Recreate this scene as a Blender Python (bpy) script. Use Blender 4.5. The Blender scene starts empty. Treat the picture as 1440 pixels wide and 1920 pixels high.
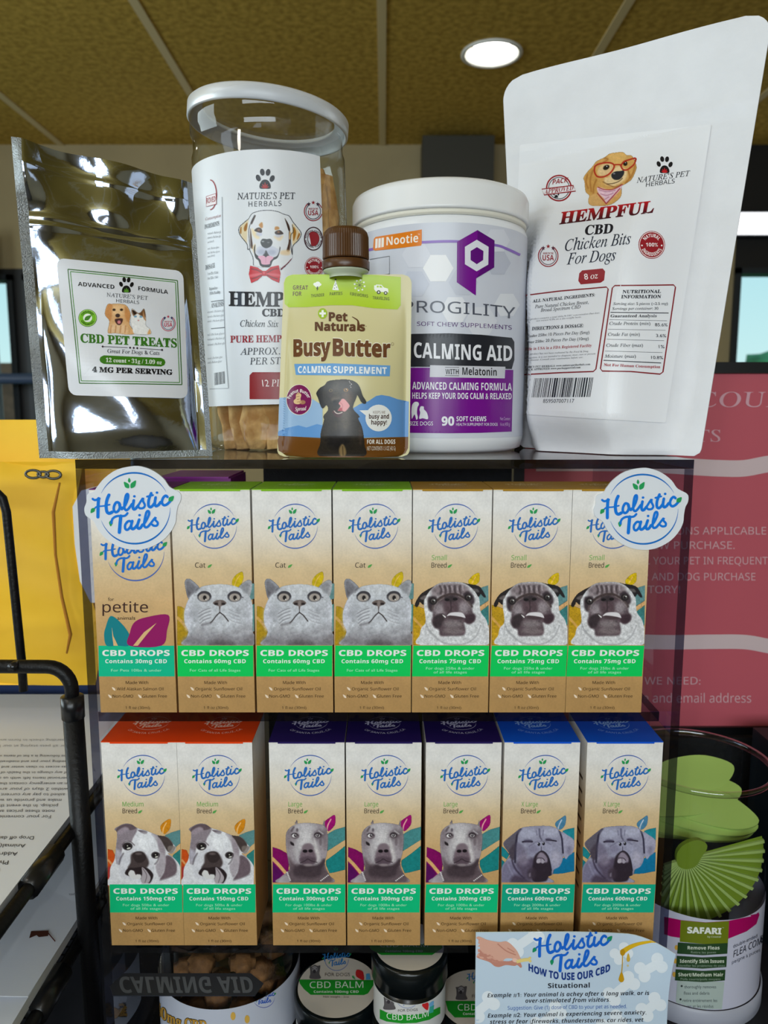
import bpy, bmesh, math, random
import numpy as np
from mathutils import Vector, Matrix
from mathutils.bvhtree import BVHTree
from mathutils.geometry import tessellate_polygon
random.seed(7); np.random.seed(7)
SC = bpy.context.scene
COL = SC.collection
PI = math.pi

# ------------------------------------------------------------------ camera
FPX = 1400.0                       # focal length in pixels of the 1440x1920 frame
PITCH = math.radians(7.76)         # phone tipped slightly down
CP, SP = math.cos(PITCH), math.sin(PITCH)
cam = bpy.data.cameras.new('camera'); camo = bpy.data.objects.new('camera', cam); COL.objects.link(camo)
cam.sensor_fit = 'VERTICAL'; cam.sensor_height = 24.0; cam.lens = FPX / 1920 * 24.0
cam.clip_start = 0.01; cam.clip_end = 200
camo.rotation_euler = (PI/2 - PITCH, 0, 0)
cam.dof.use_dof = True; cam.dof.focus_distance = 0.385; cam.dof.aperture_fstop = 9.5
SC.camera = camo

# ------------------------------------------------------------------ world, lights, exposure
SC.view_settings.view_transform = 'Standard'; SC.view_settings.look = 'None'
SC.view_settings.gamma = 1.0; SC.view_settings.use_curve_mapping = False
SC.view_settings.exposure = -0.10
W = bpy.data.worlds.new('sky'); SC.world = W; W.use_nodes = True
_n = W.node_tree.nodes; _l = W.node_tree.links; _n.clear()
_o = _n.new('ShaderNodeOutputWorld'); _b = _n.new('ShaderNodeBackground'); _t = _n.new('ShaderNodeTexCoord')
_s = _n.new('ShaderNodeSeparateXYZ'); _r = _n.new('ShaderNodeValToRGB')
_r.color_ramp.elements[0].position = 0.45; _r.color_ramp.elements[0].color = (0.75, 0.9, 0.8, 1)
_r.color_ramp.elements[1].position = 0.75; _r.color_ramp.elements[1].color = (0.18, 0.62, 0.85, 1)
_e = _r.color_ramp.elements.new(0.53); _e.color = (0.62, 0.93, 0.95, 1)
_m = _n.new('ShaderNodeMath'); _m.operation = 'MULTIPLY_ADD'; _m.inputs[1].default_value = 0.5; _m.inputs[2].default_value = 0.5
_l.new(_t.outputs['Generated'], _s.inputs[0]); _l.new(_s.outputs[2], _m.inputs[0]); _l.new(_m.outputs[0], _r.inputs[0])
_l.new(_r.outputs[0], _b.inputs[0]); _b.inputs[1].default_value = 1.1; _l.new(_b.outputs[0], _o.inputs[0])

def light(name, kind, loc, energy, color=(1, 1, 1), rot=(0, 0, 0), size=0.1, size_y=None):
    d = bpy.data.lights.new(name, kind); o = bpy.data.objects.new(name, d); COL.objects.link(o)
    d.energy = energy; d.color = color; o.location = loc; o.rotation_euler = rot
    if kind == 'AREA':
        d.size = size
        if size_y: d.shape = 'RECTANGLE'; d.size_y = size_y
    else: d.shadow_soft_size = size
    return o
# the phone's own flash, beside the lens
light('phone_flash', 'POINT', (-0.026, 0.0, 0.016), 0.52, (0.95, 0.98, 1.0), size=0.004)
# daylight-toned area fill, added out of view behind the photographer and to the left
light('front_daylight_fill', 'AREA', (-0.25, -2.3, 0.52), 50, (0.82, 0.93, 1.0), (math.radians(82), 0, 0), 2.3, .72)
light('side_daylight_fill', 'AREA', (-2.35, 0.4, 0.2), 32, (0.8, 0.95, 1.0), (PI/2, 0, -PI/2), 1.5, 0.9)

# ------------------------------------------------------------------ picture geometry: pixel -> ray, pixel -> point at depth Y or height Z
def ray(x, y):
    u = (x - 720) / FPX; v = (960 - y) / FPX
    return Vector((u, CP + v*SP, -SP + v*CP))
def atY(x, y, Y):
    d = ray(x, y); return d * (Y / d.y)
def atZ(x, y, Z):
    d = ray(x, y); return d * (Z / d.z)

# ------------------------------------------------------------------ colours and materials
def lin(c):
    r = []
    for v in c:
        v = v/255.0; r.append(v/12.92 if v <= 0.04045 else ((v+0.055)/1.055)**2.4)
    return r
def new_mat(name):
    m = bpy.data.materials.new(name); m.use_nodes = True; m.node_tree.nodes.clear()
    n = m.node_tree.nodes; l = m.node_tree.links
    out = n.new('ShaderNodeOutputMaterial'); return m, n, l, out
def pbr(name, col, rough=0.5, metal=0.0, spec=0.5, noise=0.0, nscale=40, bump=0.0, bscale=60, col2=None, stretch=None, sss=0.0, trans=0.0, ior=1.45):
    m, n, l, out = new_mat(name); b = n.new('ShaderNodeBsdfPrincipled')
    b.inputs['Roughness'].default_value = rough; b.inputs['Metallic'].default_value = metal
    b.inputs['Specular IOR Level'].default_value = spec; b.inputs['IOR'].default_value = ior
    b.inputs['Transmission Weight'].default_value = trans
    c = lin(col); b.inputs['Base Color'].default_value = (*c, 1)
    tc = n.new('ShaderNodeTexCoord'); mp = n.new('ShaderNodeMapping'); l.new(tc.outputs['Object'], mp.inputs[0])
    if stretch: mp.inputs['Scale'].default_value = stretch
    if noise or col2:
        t = n.new('ShaderNodeTexNoise'); t.inputs['Scale'].default_value = nscale; t.inputs['Detail'].default_value = 5
        l.new(mp.outputs[0], t.inputs['Vector']); r = n.new('ShaderNodeValToRGB')
        c2 = lin(col2) if col2 else [max(0, v*(1-noise)) for v in c]
        r.color_ramp.elements[0].position = .35; r.color_ramp.elements[1].position = .65
        r.color_ramp.elements[0].color = (*c2, 1); r.color_ramp.elements[1].color = (*[min(1, v*(1+noise*.4)) for v in c], 1)
        l.new(t.outputs['Fac'], r.inputs[0]); l.new(r.outputs[0], b.inputs['Base Color'])
    if bump:
        t2 = n.new('ShaderNodeTexNoise'); t2.inputs['Scale'].default_value = bscale; t2.inputs['Detail'].default_value = 4
        l.new(mp.outputs[0], t2.inputs['Vector']); bp = n.new('ShaderNodeBump'); bp.inputs['Strength'].default_value = bump
        bp.inputs['Distance'].default_value = 0.002; l.new(t2.outputs['Fac'], bp.inputs['Height']); l.new(bp.outputs[0], b.inputs['Normal'])
    l.new(b.outputs[0], out.inputs[0]); return m
def sheet_mat(name, tint, ior=1.49, rough=0.02, streak=0.0, gain=1.0, sscale=(4, 300, 4)):
    """clear plastic sheet: what is behind shows through, surface reflects by Fresnel"""
    m, n, l, out = new_mat(name)
    t = n.new('ShaderNodeBsdfTransparent'); t.inputs[0].default_value = (*tint, 1)
    g = n.new('ShaderNodeBsdfGlossy'); g.inputs['Roughness'].default_value = rough
    f = n.new('ShaderNodeLayerWeight'); f.inputs['Blend'].default_value = 0.5      # Facing = 1 - |cos|, same from both sides
    pw = n.new('ShaderNodeMath'); pw.operation = 'POWER'; pw.inputs[1].default_value = 5.0; l.new(f.outputs['Facing'], pw.inputs[0])
    f0 = ((ior-1)/(ior+1))**2
    sc = n.new('ShaderNodeMath'); sc.operation = 'MULTIPLY_ADD'; sc.inputs[1].default_value = 1-f0; sc.inputs[2].default_value = f0; l.new(pw.outputs[0], sc.inputs[0])
    mx = n.new('ShaderNodeMixShader'); mu = n.new('ShaderNodeMath'); mu.operation = 'MULTIPLY'; mu.use_clamp = True
    mu.inputs[1].default_value = gain; l.new(sc.outputs[0], mu.inputs[0]); l.new(mu.outputs[0], mx.inputs[0])
    l.new(t.outputs[0], mx.inputs[1]); l.new(g.outputs[0], mx.inputs[2]); l.new(mx.outputs[0], out.inputs[0])
    if streak:
        tc = n.new('ShaderNodeTexCoord'); mp = n.new('ShaderNodeMapping'); mp.inputs['Scale'].default_value = sscale
        nz = n.new('ShaderNodeTexNoise'); nz.inputs['Scale'].default_value = 1.0; nz.inputs['Detail'].default_value = 2
        bp = n.new('ShaderNodeBump'); bp.inputs['Strength'].default_value = streak; bp.inputs['Distance'].default_value = 0.003
        l.new(tc.outputs['Object'], mp.inputs[0]); l.new(mp.outputs[0], nz.inputs['Vector']); l.new(nz.outputs['Fac'], bp.inputs['Height'])
        l.new(bp.outputs[0], g.inputs['Normal']); l.new(bp.outputs[0], f.inputs['Normal'])
    return m
def emit_mat(name, col, s):
    m, n, l, out = new_mat(name); e = n.new('ShaderNodeEmission'); e.inputs[0].default_value = (*lin(col), 1); e.inputs[1].default_value = s
    l.new(e.outputs[0], out.inputs[0]); return m
def ink_mat(name, rough=0.45, spec=0.35, coat=0.0):
    m, n, l, out = new_mat(name); b = n.new('ShaderNodeBsdfPrincipled'); a = n.new('ShaderNodeVertexColor'); a.layer_name = 'ink'
    b.inputs['Roughness'].default_value = rough; b.inputs['Specular IOR Level'].default_value = spec; b.inputs['Coat Weight'].default_value = coat
    b.inputs['Coat Roughness'].default_value = 0.08
    l.new(a.outputs[0], b.inputs['Base Color']); l.new(b.outputs[0], out.inputs[0]); return m
INK = ink_mat('printed_ink', .5, .18); INKG = ink_mat('printed_gloss_ink', 0.3, 0.35)

# ------------------------------------------------------------------ mesh building
class MB:
    def __init__(s): s.v = []; s.f = []; s.mi = []; s.c = []; s.sm = []
    def add(s, vs, fs, mi=0, cols=None, smooth=False):
        o = len(s.v); s.v += [tuple(v) for v in vs]; s.f += [tuple(i+o for i in f) for f in fs]
        s.mi += [mi]*len(fs); s.sm += [smooth]*len(fs)
        if cols is None: s.c += [(1, 1, 1)]*len(vs)
        elif len(cols) == 3 and not hasattr(cols[0], '__len__'): s.c += [tuple(cols)]*len(vs)
        else: s.c += [tuple(c) for c in cols]
        return s
    def box(s, lo, hi, mi=0, faces='xXyYzZ', mis=None):
        x0, y0, z0 = lo; x1, y1, z1 = hi
        v = [(x0,y0,z0),(x1,y0,z0),(x1,y1,z0),(x0,y1,z0),(x0,y0,z1),(x1,y0,z1),(x1,y1,z1),(x0,y1,z1)]
        F = {'z':(0,3,2,1),'Z':(4,5,6,7),'y':(0,1,5,4),'Y':(2,3,7,6),'x':(0,4,7,3),'X':(1,2,6,5)}
        for k in faces: s.add(v, [F[k]], (mis or {}).get(k, mi))
        return s
    def tube(s, pts, r, n=10, mi=0, close=False, caps=True):
        pts = [Vector(p) for p in pts]; N = len(pts); rs = r if hasattr(r, '__len__') else [r]*N
        vs = []; up = Vector((0.13, 0.29, 0.95)).normalized(); prev = None
        for i, p in enumerate(pts):
            a = pts[(i-1) % N] if (close or i > 0) else p; b = pts[(i+1) % N] if (close or i < N-1) else p
            t = (b-a).normalized()
            if prev is None:
                x = t.cross(up); x = x.normalized() if x.length > 1e-4 else t.orthogonal().normalized()
            else:
                x = prev - t*prev.dot(t); x.normalize()
            prev = x; y = t.cross(x)
            for k in range(n):
                q = 2*PI*k/n; vs.append(p + (x*math.cos(q) + y*math.sin(q))*rs[i])
        fs = []
        for i in range(N if close else N-1):
            j = (i+1) % N
            for k in range(n): fs.append((i*n+k, i*n+(k+1) % n, j*n+(k+1) % n, j*n+k))
        if caps and not close: fs += [tuple(range(n-1, -1, -1)), tuple(range((N-1)*n, N*n))]
        s.add(vs, fs, mi, smooth=True); return s
    def lathe(s, prof, n=64, mi=0, c=(0, 0), a0=0, a1=2*PI, smooth=True):
        full = abs(a1-a0-2*PI) < 1e-6; m = n if full else n+1; vs = []
        for r, z in prof:
            for k in range(m):
                a = a0 + (a1-a0)*k/n; vs.append((c[0]+r*math.cos(a), c[1]+r*math.sin(a), z))
        fs = []
        for i in range(len(prof)-1):
            for k in range(n):
                k2 = (k+1) % m; fs.append((i*m+k, i*m+k2, (i+1)*m+k2, (i+1)*m+k))
        s.add(vs, fs, mi, smooth=smooth); return s
    def disc(s, r, z, n=48, mi=0, c=(0, 0), up=True):
        vs = [(c[0]+r*math.cos(2*PI*k/n), c[1]+r*math.sin(2*PI*k/n), z) for k in range(n)]
        s.add(vs, [tuple(range(n)) if up else tuple(range(n-1, -1, -1))], mi); return s
    def grid(s, P, mi=0, cols=None, smooth=True, flip=False):
        nz = len(P); nx = len(P[0]); vs = [p for r in P for p in r]; fs = []
        for j in range(nz-1):
            for i in range(nx-1):
                q = (j*nx+i, j*nx+i+1, (j+1)*nx+i+1, (j+1)*nx+i); fs.append(q[::-1] if flip else q)
        s.add(vs, fs, mi, cols, smooth); return s
    def xf(s, M):
        s.v = [tuple(M @ Vector(v)) for v in s.v]; return s
    def mesh(s, name, mats):
        me = bpy.data.meshes.new(name); me.from_pydata(s.v, [], s.f)
        mats = mats if isinstance(mats, (list, tuple)) else [mats]
        for m in mats: me.materials.append(m)
        me.polygons.foreach_set('material_index', s.mi); me.polygons.foreach_set('use_smooth', s.sm)
        if any(c != (1, 1, 1) for c in s.c):
            a = me.color_attributes.new('ink', 'FLOAT_COLOR', 'POINT')
            cc = np.ones((len(s.v), 4), dtype=np.float32); cc[:, :3] = np.array(s.c, dtype=np.float32); a.data.foreach_set('color', cc.ravel())
        me.validate(); me.update(); return me
    def obj(s, name, mats, parent=None, bevel=0, seg=2, sub=0, loc=None):
        o = bpy.data.objects.new(name, s.mesh(name, mats)); COL.objects.link(o)
        if parent: o.parent = parent
        if loc: o.location = loc
        if bevel:
            b = o.modifiers.new('edge', 'BEVEL'); b.width = bevel; b.segments = seg; b.limit_method = 'ANGLE'; b.angle_limit = math.radians(40)
        if sub:
            q = o.modifiers.new('round', 'SUBSURF'); q.levels = sub; q.render_levels = sub
        return o
def tag(o, label, cat, group=None):
    o['label'] = label; o['category'] = cat
    if group: o['group'] = group
    return o
def thing(name, label, cat, loc=(0, 0, 0), group=None):
    o = bpy.data.objects.new(name, None); COL.objects.link(o); o.location = loc; o.empty_display_size = .01
    return tag(o, label, cat, group)
def struct(o): o['kind'] = 'structure'; return o
def bvh(mb): return BVHTree.FromPolygons([Vector(v) for v in mb.v], mb.f)
def copy_thing(root, loc=None, rot=None, **props):
    r = root.copy(); COL.objects.link(r)
    if loc is not None: r.location = loc
    if rot is not None: r.rotation_euler = rot
    for k, v in props.items(): r[k] = v
    for ch in list(root.children):
        c = ch.copy(); COL.objects.link(c); c.parent = r
        for g in list(ch.children):
            d = g.copy(); COL.objects.link(d); d.parent = c
    return r

# ------------------------------------------------------------------ lettering
_alpha = {'sb': (0x1D5D4, 0x1D5EE, 0x1D7EC), 's': (0x1D5A0, 0x1D5BA, 0x1D7E2), 'sbi': (0x1D63C, 0x1D656, 0x1D7EC), 'sfb': (0x1D400, 0x1D41A, 0x1D7CE),
          'sf': (0x1D434, 0x1D44E, None), 'sfi': (0x1D434, 0x1D44E, None), 'sfbi': (0x1D468, 0x1D482, 0x1D7CE), 'scr': (0x1D4D0, 0x1D4EA, None)}
def styled(t, st):
    if st not in _alpha: return t
    u, l, d = _alpha[st]; r = ''
    for ch in t:
        if st in ('sf', 'sfi') and ch == 'h': r += '\u210e'
        elif 'A' <= ch <= 'Z': r += chr(u+ord(ch)-65)
        elif 'a' <= ch <= 'z': r += chr(l+ord(ch)-97)
        elif d and ch.isdigit(): r += chr(d+ord(ch)-48)
        else: r += ch
    return r
_glyph = {}
def _raw(t, st, off, res, sp=1.0):
    cu = bpy.data.curves.new('t', 'FONT'); cu.body = styled(t, st); cu.resolution_u = res; cu.offset = off; cu.space_character = sp
    ob = bpy.data.objects.new('t', cu); me = bpy.data.meshes.new_from_object(ob)
    v = np.zeros(len(me.vertices)*3); me.vertices.foreach_get('co', v); v = v.reshape(-1, 3)[:, :2].copy()
    f = [tuple(p.vertices) for p in me.polygons]
    bpy.data.objects.remove(ob); bpy.data.curves.remove(cu); bpy.data.meshes.remove(me); return v, f
_cap = {}
def glyphs(t, st, off=0.0, res=3, sp=1.0):
    k = (t, st, off, res, sp)
    if k not in _glyph:
        v, f = _raw(t, st, off, res, sp)
        if st not in _cap: _cap[st] = _raw('H', st, 0, 3)[0][:, 1].max()
        v[:, 1] /= _cap[st]
        if st == 'sf': v[:, 0] -= 0.16*v[:, 1]*_cap[st]
        v[:, 0] -= v[:, 0].min(); w = v[:, 0].max(); v[:, 0] /= max(w, 1e-9)
        _glyph[k] = (v, f)
    return _glyph[k]

# ------------------------------------------------------------------ printing: flat artwork in picture pixels, laid onto a surface
def catmull(p, n=6, closed=True):
    p = np.array(p, float); N = len(p); out = []
    for i in range(N if closed else N-1):
        if closed: a, b, c, d = p[(i-1) % N], p[i], p[(i+1) % N], p[(i+2) % N]
        else: a, b, c, d = p[max(i-1, 0)], p[i], p[i+1], p[min(i+2, N-1)]
        for k in range(n):
            t = k/n; out.append(0.5*((2*b) + (c-a)*t + (2*a-5*b+4*c-d)*t*t + (3*b-a-3*c+d)*t**3))
    if not closed: out.append(p[-1])
    return np.array(out)
def pts(s): return [tuple(float(q) for q in w.split(',')) for w in s.split()]
class Print:
    def __init__(s, surf, off=0.00012, step=0.00004, maxlen=None):
        s.surf = surf; s.off = off; s.step = step; s.maxlen = maxlen; s.items = []; s.o = (0, 0, 1.0)
    def crop(s, ox, oy, z): s.o = (ox, oy, z); return s
    def P(s, v):
        ox, oy, z = s.o; v = np.array(v, float); return np.stack([ox+v[:, 0]/z, oy+v[:, 1]/z], 1)
    def raw(s, v, f, col, layer):
        if len(f): s.items.append((np.array(v, float), list(f), col, layer))
        return s
    def poly(s, p, col, layer=1, smooth=False, n=5):
        p = pts(p) if isinstance(p, str) else p
        if smooth: p = catmull(p, n)
        v = s.P(p); t = tessellate_polygon([[Vector((a, b, 0)) for a, b in v]])
        return s.raw(v, t, col, layer)
    def rrect(s, x0, y0, x1, y1, r, col, layer=1):
        p = []
        for cx, cy, a in ((x1-r, y1-r, 0), (x0+r, y1-r, 90), (x0+r, y0+r, 180), (x1-r, y0+r, 270)):
            for k in range(5): q = math.radians(a+k*22.5); p.append((cx+r*math.cos(q), cy+r*math.sin(q)))
        return s.poly(p, col, layer)
    def ell(s, cx, cy, rx, ry, col, layer=1, rot=0, n=28):
        q = np.linspace(0, 2*PI, n, endpoint=False); c, d = math.cos(rot), math.sin(rot)
        x = rx*np.cos(q); y = ry*np.sin(q); return s.poly(list(zip(cx+x*c-y*d, cy+x*d+y*c)), col, layer)
    def ribbon(s, p, w, col, layer=1, smooth=True, closed=False, n=6):
        p = pts(p) if isinstance(p, str) else p
        if smooth and len(p) > 2: p = catmull(p, n, closed)
        p = np.array(p, float); N = len(p)
        if closed: t = np.roll(p, -1, 0)-np.roll(p, 1, 0)
        else: t = np.gradient(p, axis=0)
        t /= np.maximum(np.linalg.norm(t, axis=1, keepdims=True), 1e-9); nn = np.stack([-t[:, 1], t[:, 0]], 1)
        if hasattr(w, '__call__'): ww = np.array([w(k/(N-1)) for k in range(N)])[:, None]
        else: ww = np.full((N, 1), float(w))
        v = np.concatenate([p+nn*ww/2, p-nn*ww/2]); f = []
        for i in range(N if closed else N-1): j = (i+1) % N; f.append((i, j, N+j)); f.append((i, N+j, N+i))
        return s.raw(s.P(v), f, col, layer)
    def brush(s, p, w, col, layer=1, n=6):
        """round-ended stroke"""
        p = pts(p) if isinstance(p, str) else p
        s.ribbon(p, w, col, layer, True, False, n)
        for e in (p[0], p[-1]): s.ell(e[0], e[1], w/2, w/2, col, layer, n=10)
        return s
    def arc(s, cx, cy, rx, ry, a0, a1, w, col, layer=1, taper=False, n=40):
        q = [math.radians(a0+(a1-a0)*k/n) for k in range(n+1)]
        p = [(cx+rx*math.cos(a), cy-ry*math.sin(a)) for a in q]
        return s.ribbon(p, (lambda t: w*(0.12+0.88*math.sin(PI*t))) if taper else w, col, layer, smooth=False)
    def ring(s, cx, cy, rx, ry, w, col, layer=1): return s.arc(cx, cy, rx, ry, 0, 360, w, col, layer, n=44)
    def text(s, t, x0, x1, y0, h, col, st='b', layer=2, y1=None, up=0.0, off=0.0, res=3, bend=0.0, sp=1.0):
        if st in ('s', ''): off = 0.0
        v, f = glyphs(t, st, off, res, sp); y1 = y0 if y1 is None else y1
        X = x0+(x1-x0)*v[:, 0]+up*h*v[:, 1]; Y = y0+(y1-y0)*v[:, 0]-h*v[:, 1]+bend*4*v[:, 0]*(1-v[:, 0])
        if isinstance(col[0], (tuple, list)):
            k = np.clip(v[:, 1], 0, 1)[:, None]; col = np.array(col[1])*(1-k)+np.array(col[0])*k
        return s.raw(s.P(np.stack([X, Y], 1)), f, col, layer)
    def mid(s, t, cx, y, h, col, st='b', layer=2, asp=0.62, **k):
        w = h*asp*len(t); return s.text(t, cx-w/2, cx+w/2, y, h, col, st, layer, **k)
    def arctext(s, t, cx, cy, r, a0, a1, h, col, st='sb', layer=2, inside=False):
        """from angle a0 to a1 in degrees, measured counter-clockwise from 3 o'clock; inside=True reads along the bottom"""
        v, f = glyphs(t, st, 0, 3); a = np.radians(a0+(a1-a0)*v[:, 0])
        R = r-h*v[:, 1] if inside else r+h*v[:, 1]
        return s.raw(s.P(np.stack([cx+R*np.cos(a), cy-R*np.sin(a)], 1)), f, col, layer)
    def leaf(s, x0, y0, x1, y1, w, col, layer=1, vein=None):
        a = np.array([x0, y0], float); b = np.array([x1, y1], float); d = b-a; n = np.array([-d[1], d[0]])/np.linalg.norm(d)
        L = [a, a+d*.3+n*w*.5, a+d*.6+n*w*.45, b, a+d*.6-n*w*.45, a+d*.3-n*w*.5]
        p = catmull(L, 4); s.poly([tuple(q) for q in p], col, layer)
        if vein: s.ribbon([tuple(a), tuple(a+d*.72+n*w*.06)], w*.09, vein, layer+1, smooth=False)
        return s
    def _split(s, v, f, L):
        v = [tuple(p) for p in v]; f = list(f)
        for _ in range(7):
            mid = {}; g = []; ch = False
            def ml(i, j):
                k = (min(i, j), max(i, j))
                if k not in mid: mid[k] = len(v); v.append(((v[i][0]+v[j][0])/2, (v[i][1]+v[j][1])/2))
                return mid[k]
            for t in f:
                e = [(math.hypot(v[t[i]][0]-v[t[(i+1) % 3]][0], v[t[i]][1]-v[t[(i+1) % 3]][1]), i) for i in range(3)]
                d, i = max(e)
                long = [q for q, _i in e]
                c = [q > L for q in long]
                a, b, cc = t
                if not any(c): g.append(t); continue
                ch = True; m = [ml(t[q], t[(q+1) % 3]) if c[q] else None for q in range(3)]
                k = sum(c)
                if k == 3: g += [(a, m[0], m[2]), (m[0], b, m[1]), (m[2], m[1], cc), (m[0], m[1], m[2])]
                elif k == 1:
                    q = c.index(True); A, B, C2 = t[q], t[(q+1) % 3], t[(q+2) % 3]; g += [(A, m[q], C2), (m[q], B, C2)]
                else:
                    q = c.index(False); A, B, C2 = t[q], t[(q+1) % 3], t[(q+2) % 3]; M1 = m[(q+1) % 3]; M2 = m[(q+2) % 3]
                    g += [(A, B, M1), (A, M1, M2), (M2, M1, C2)]
            f = g
            if not ch: break
        return np.array(v), f
    def into(s, mb, mi=0, origin=None):
        """lay every item on the surface and add it to mesh builder mb"""
        for idx, (v, f, col, layer) in enumerate(s.items):
            per = isinstance(col, np.ndarray) and col.ndim == 2
            tri = all(len(q) == 3 for q in f)
            if s.maxlen and tri and not per: v, f = s._split(v, f, s.maxlen)
            V = []; d0 = s.off+s.step*layer+(idx % 24)*8e-7; bad = set(); hv = max(1, len(v)//2)     # inks lie a hair above one another
            for i, (x, y) in enumerate(v):
                h = s.surf(x, y)
                if h is None: bad.add(i); V.append((0, 0, 0)); continue
                p, n = h; p = p+n*(d0+(i % hv)/hv*4e-6)
                if origin is not None: p = p-origin
                V.append(tuple(p))
            if bad: f = [q for q in f if not any(i in bad for i in q)]
            F = []
            for q in f:       # face the viewer
                (ax, ay), (bx, by), (cx, cy) = v[q[0]], v[q[1]], v[q[2]]
                F.append(q if (bx-ax)*(cy-ay)-(by-ay)*(cx-ax) < 0 else q[::-1])
            cols = [lin(c) for c in col] if per else lin(col)
            mb.add(V, F, mi, cols)
        return mb
def surf_plane(Y):
    n = Vector((0, -1, 0)); return lambda x, y: (atY(x, y, Y), n)
def surf_zplane(Z):
    n = Vector((0, 0, 1)); return lambda x, y: (atZ(x, y, Z), n)
def surf_bvh(tree):
    def S(x, y):
        for k in range(9):
            d = ray(x + (720-x)*k*0.0012*(1 if k < 5 else 2), y); h = tree.ray_cast(Vector((0, 0, 0)), d)
            if h[0] is not None:
                n = h[1].normalized()
                return h[0], (n if n.dot(d) < 0 else -n)
        return None
    return S

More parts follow.
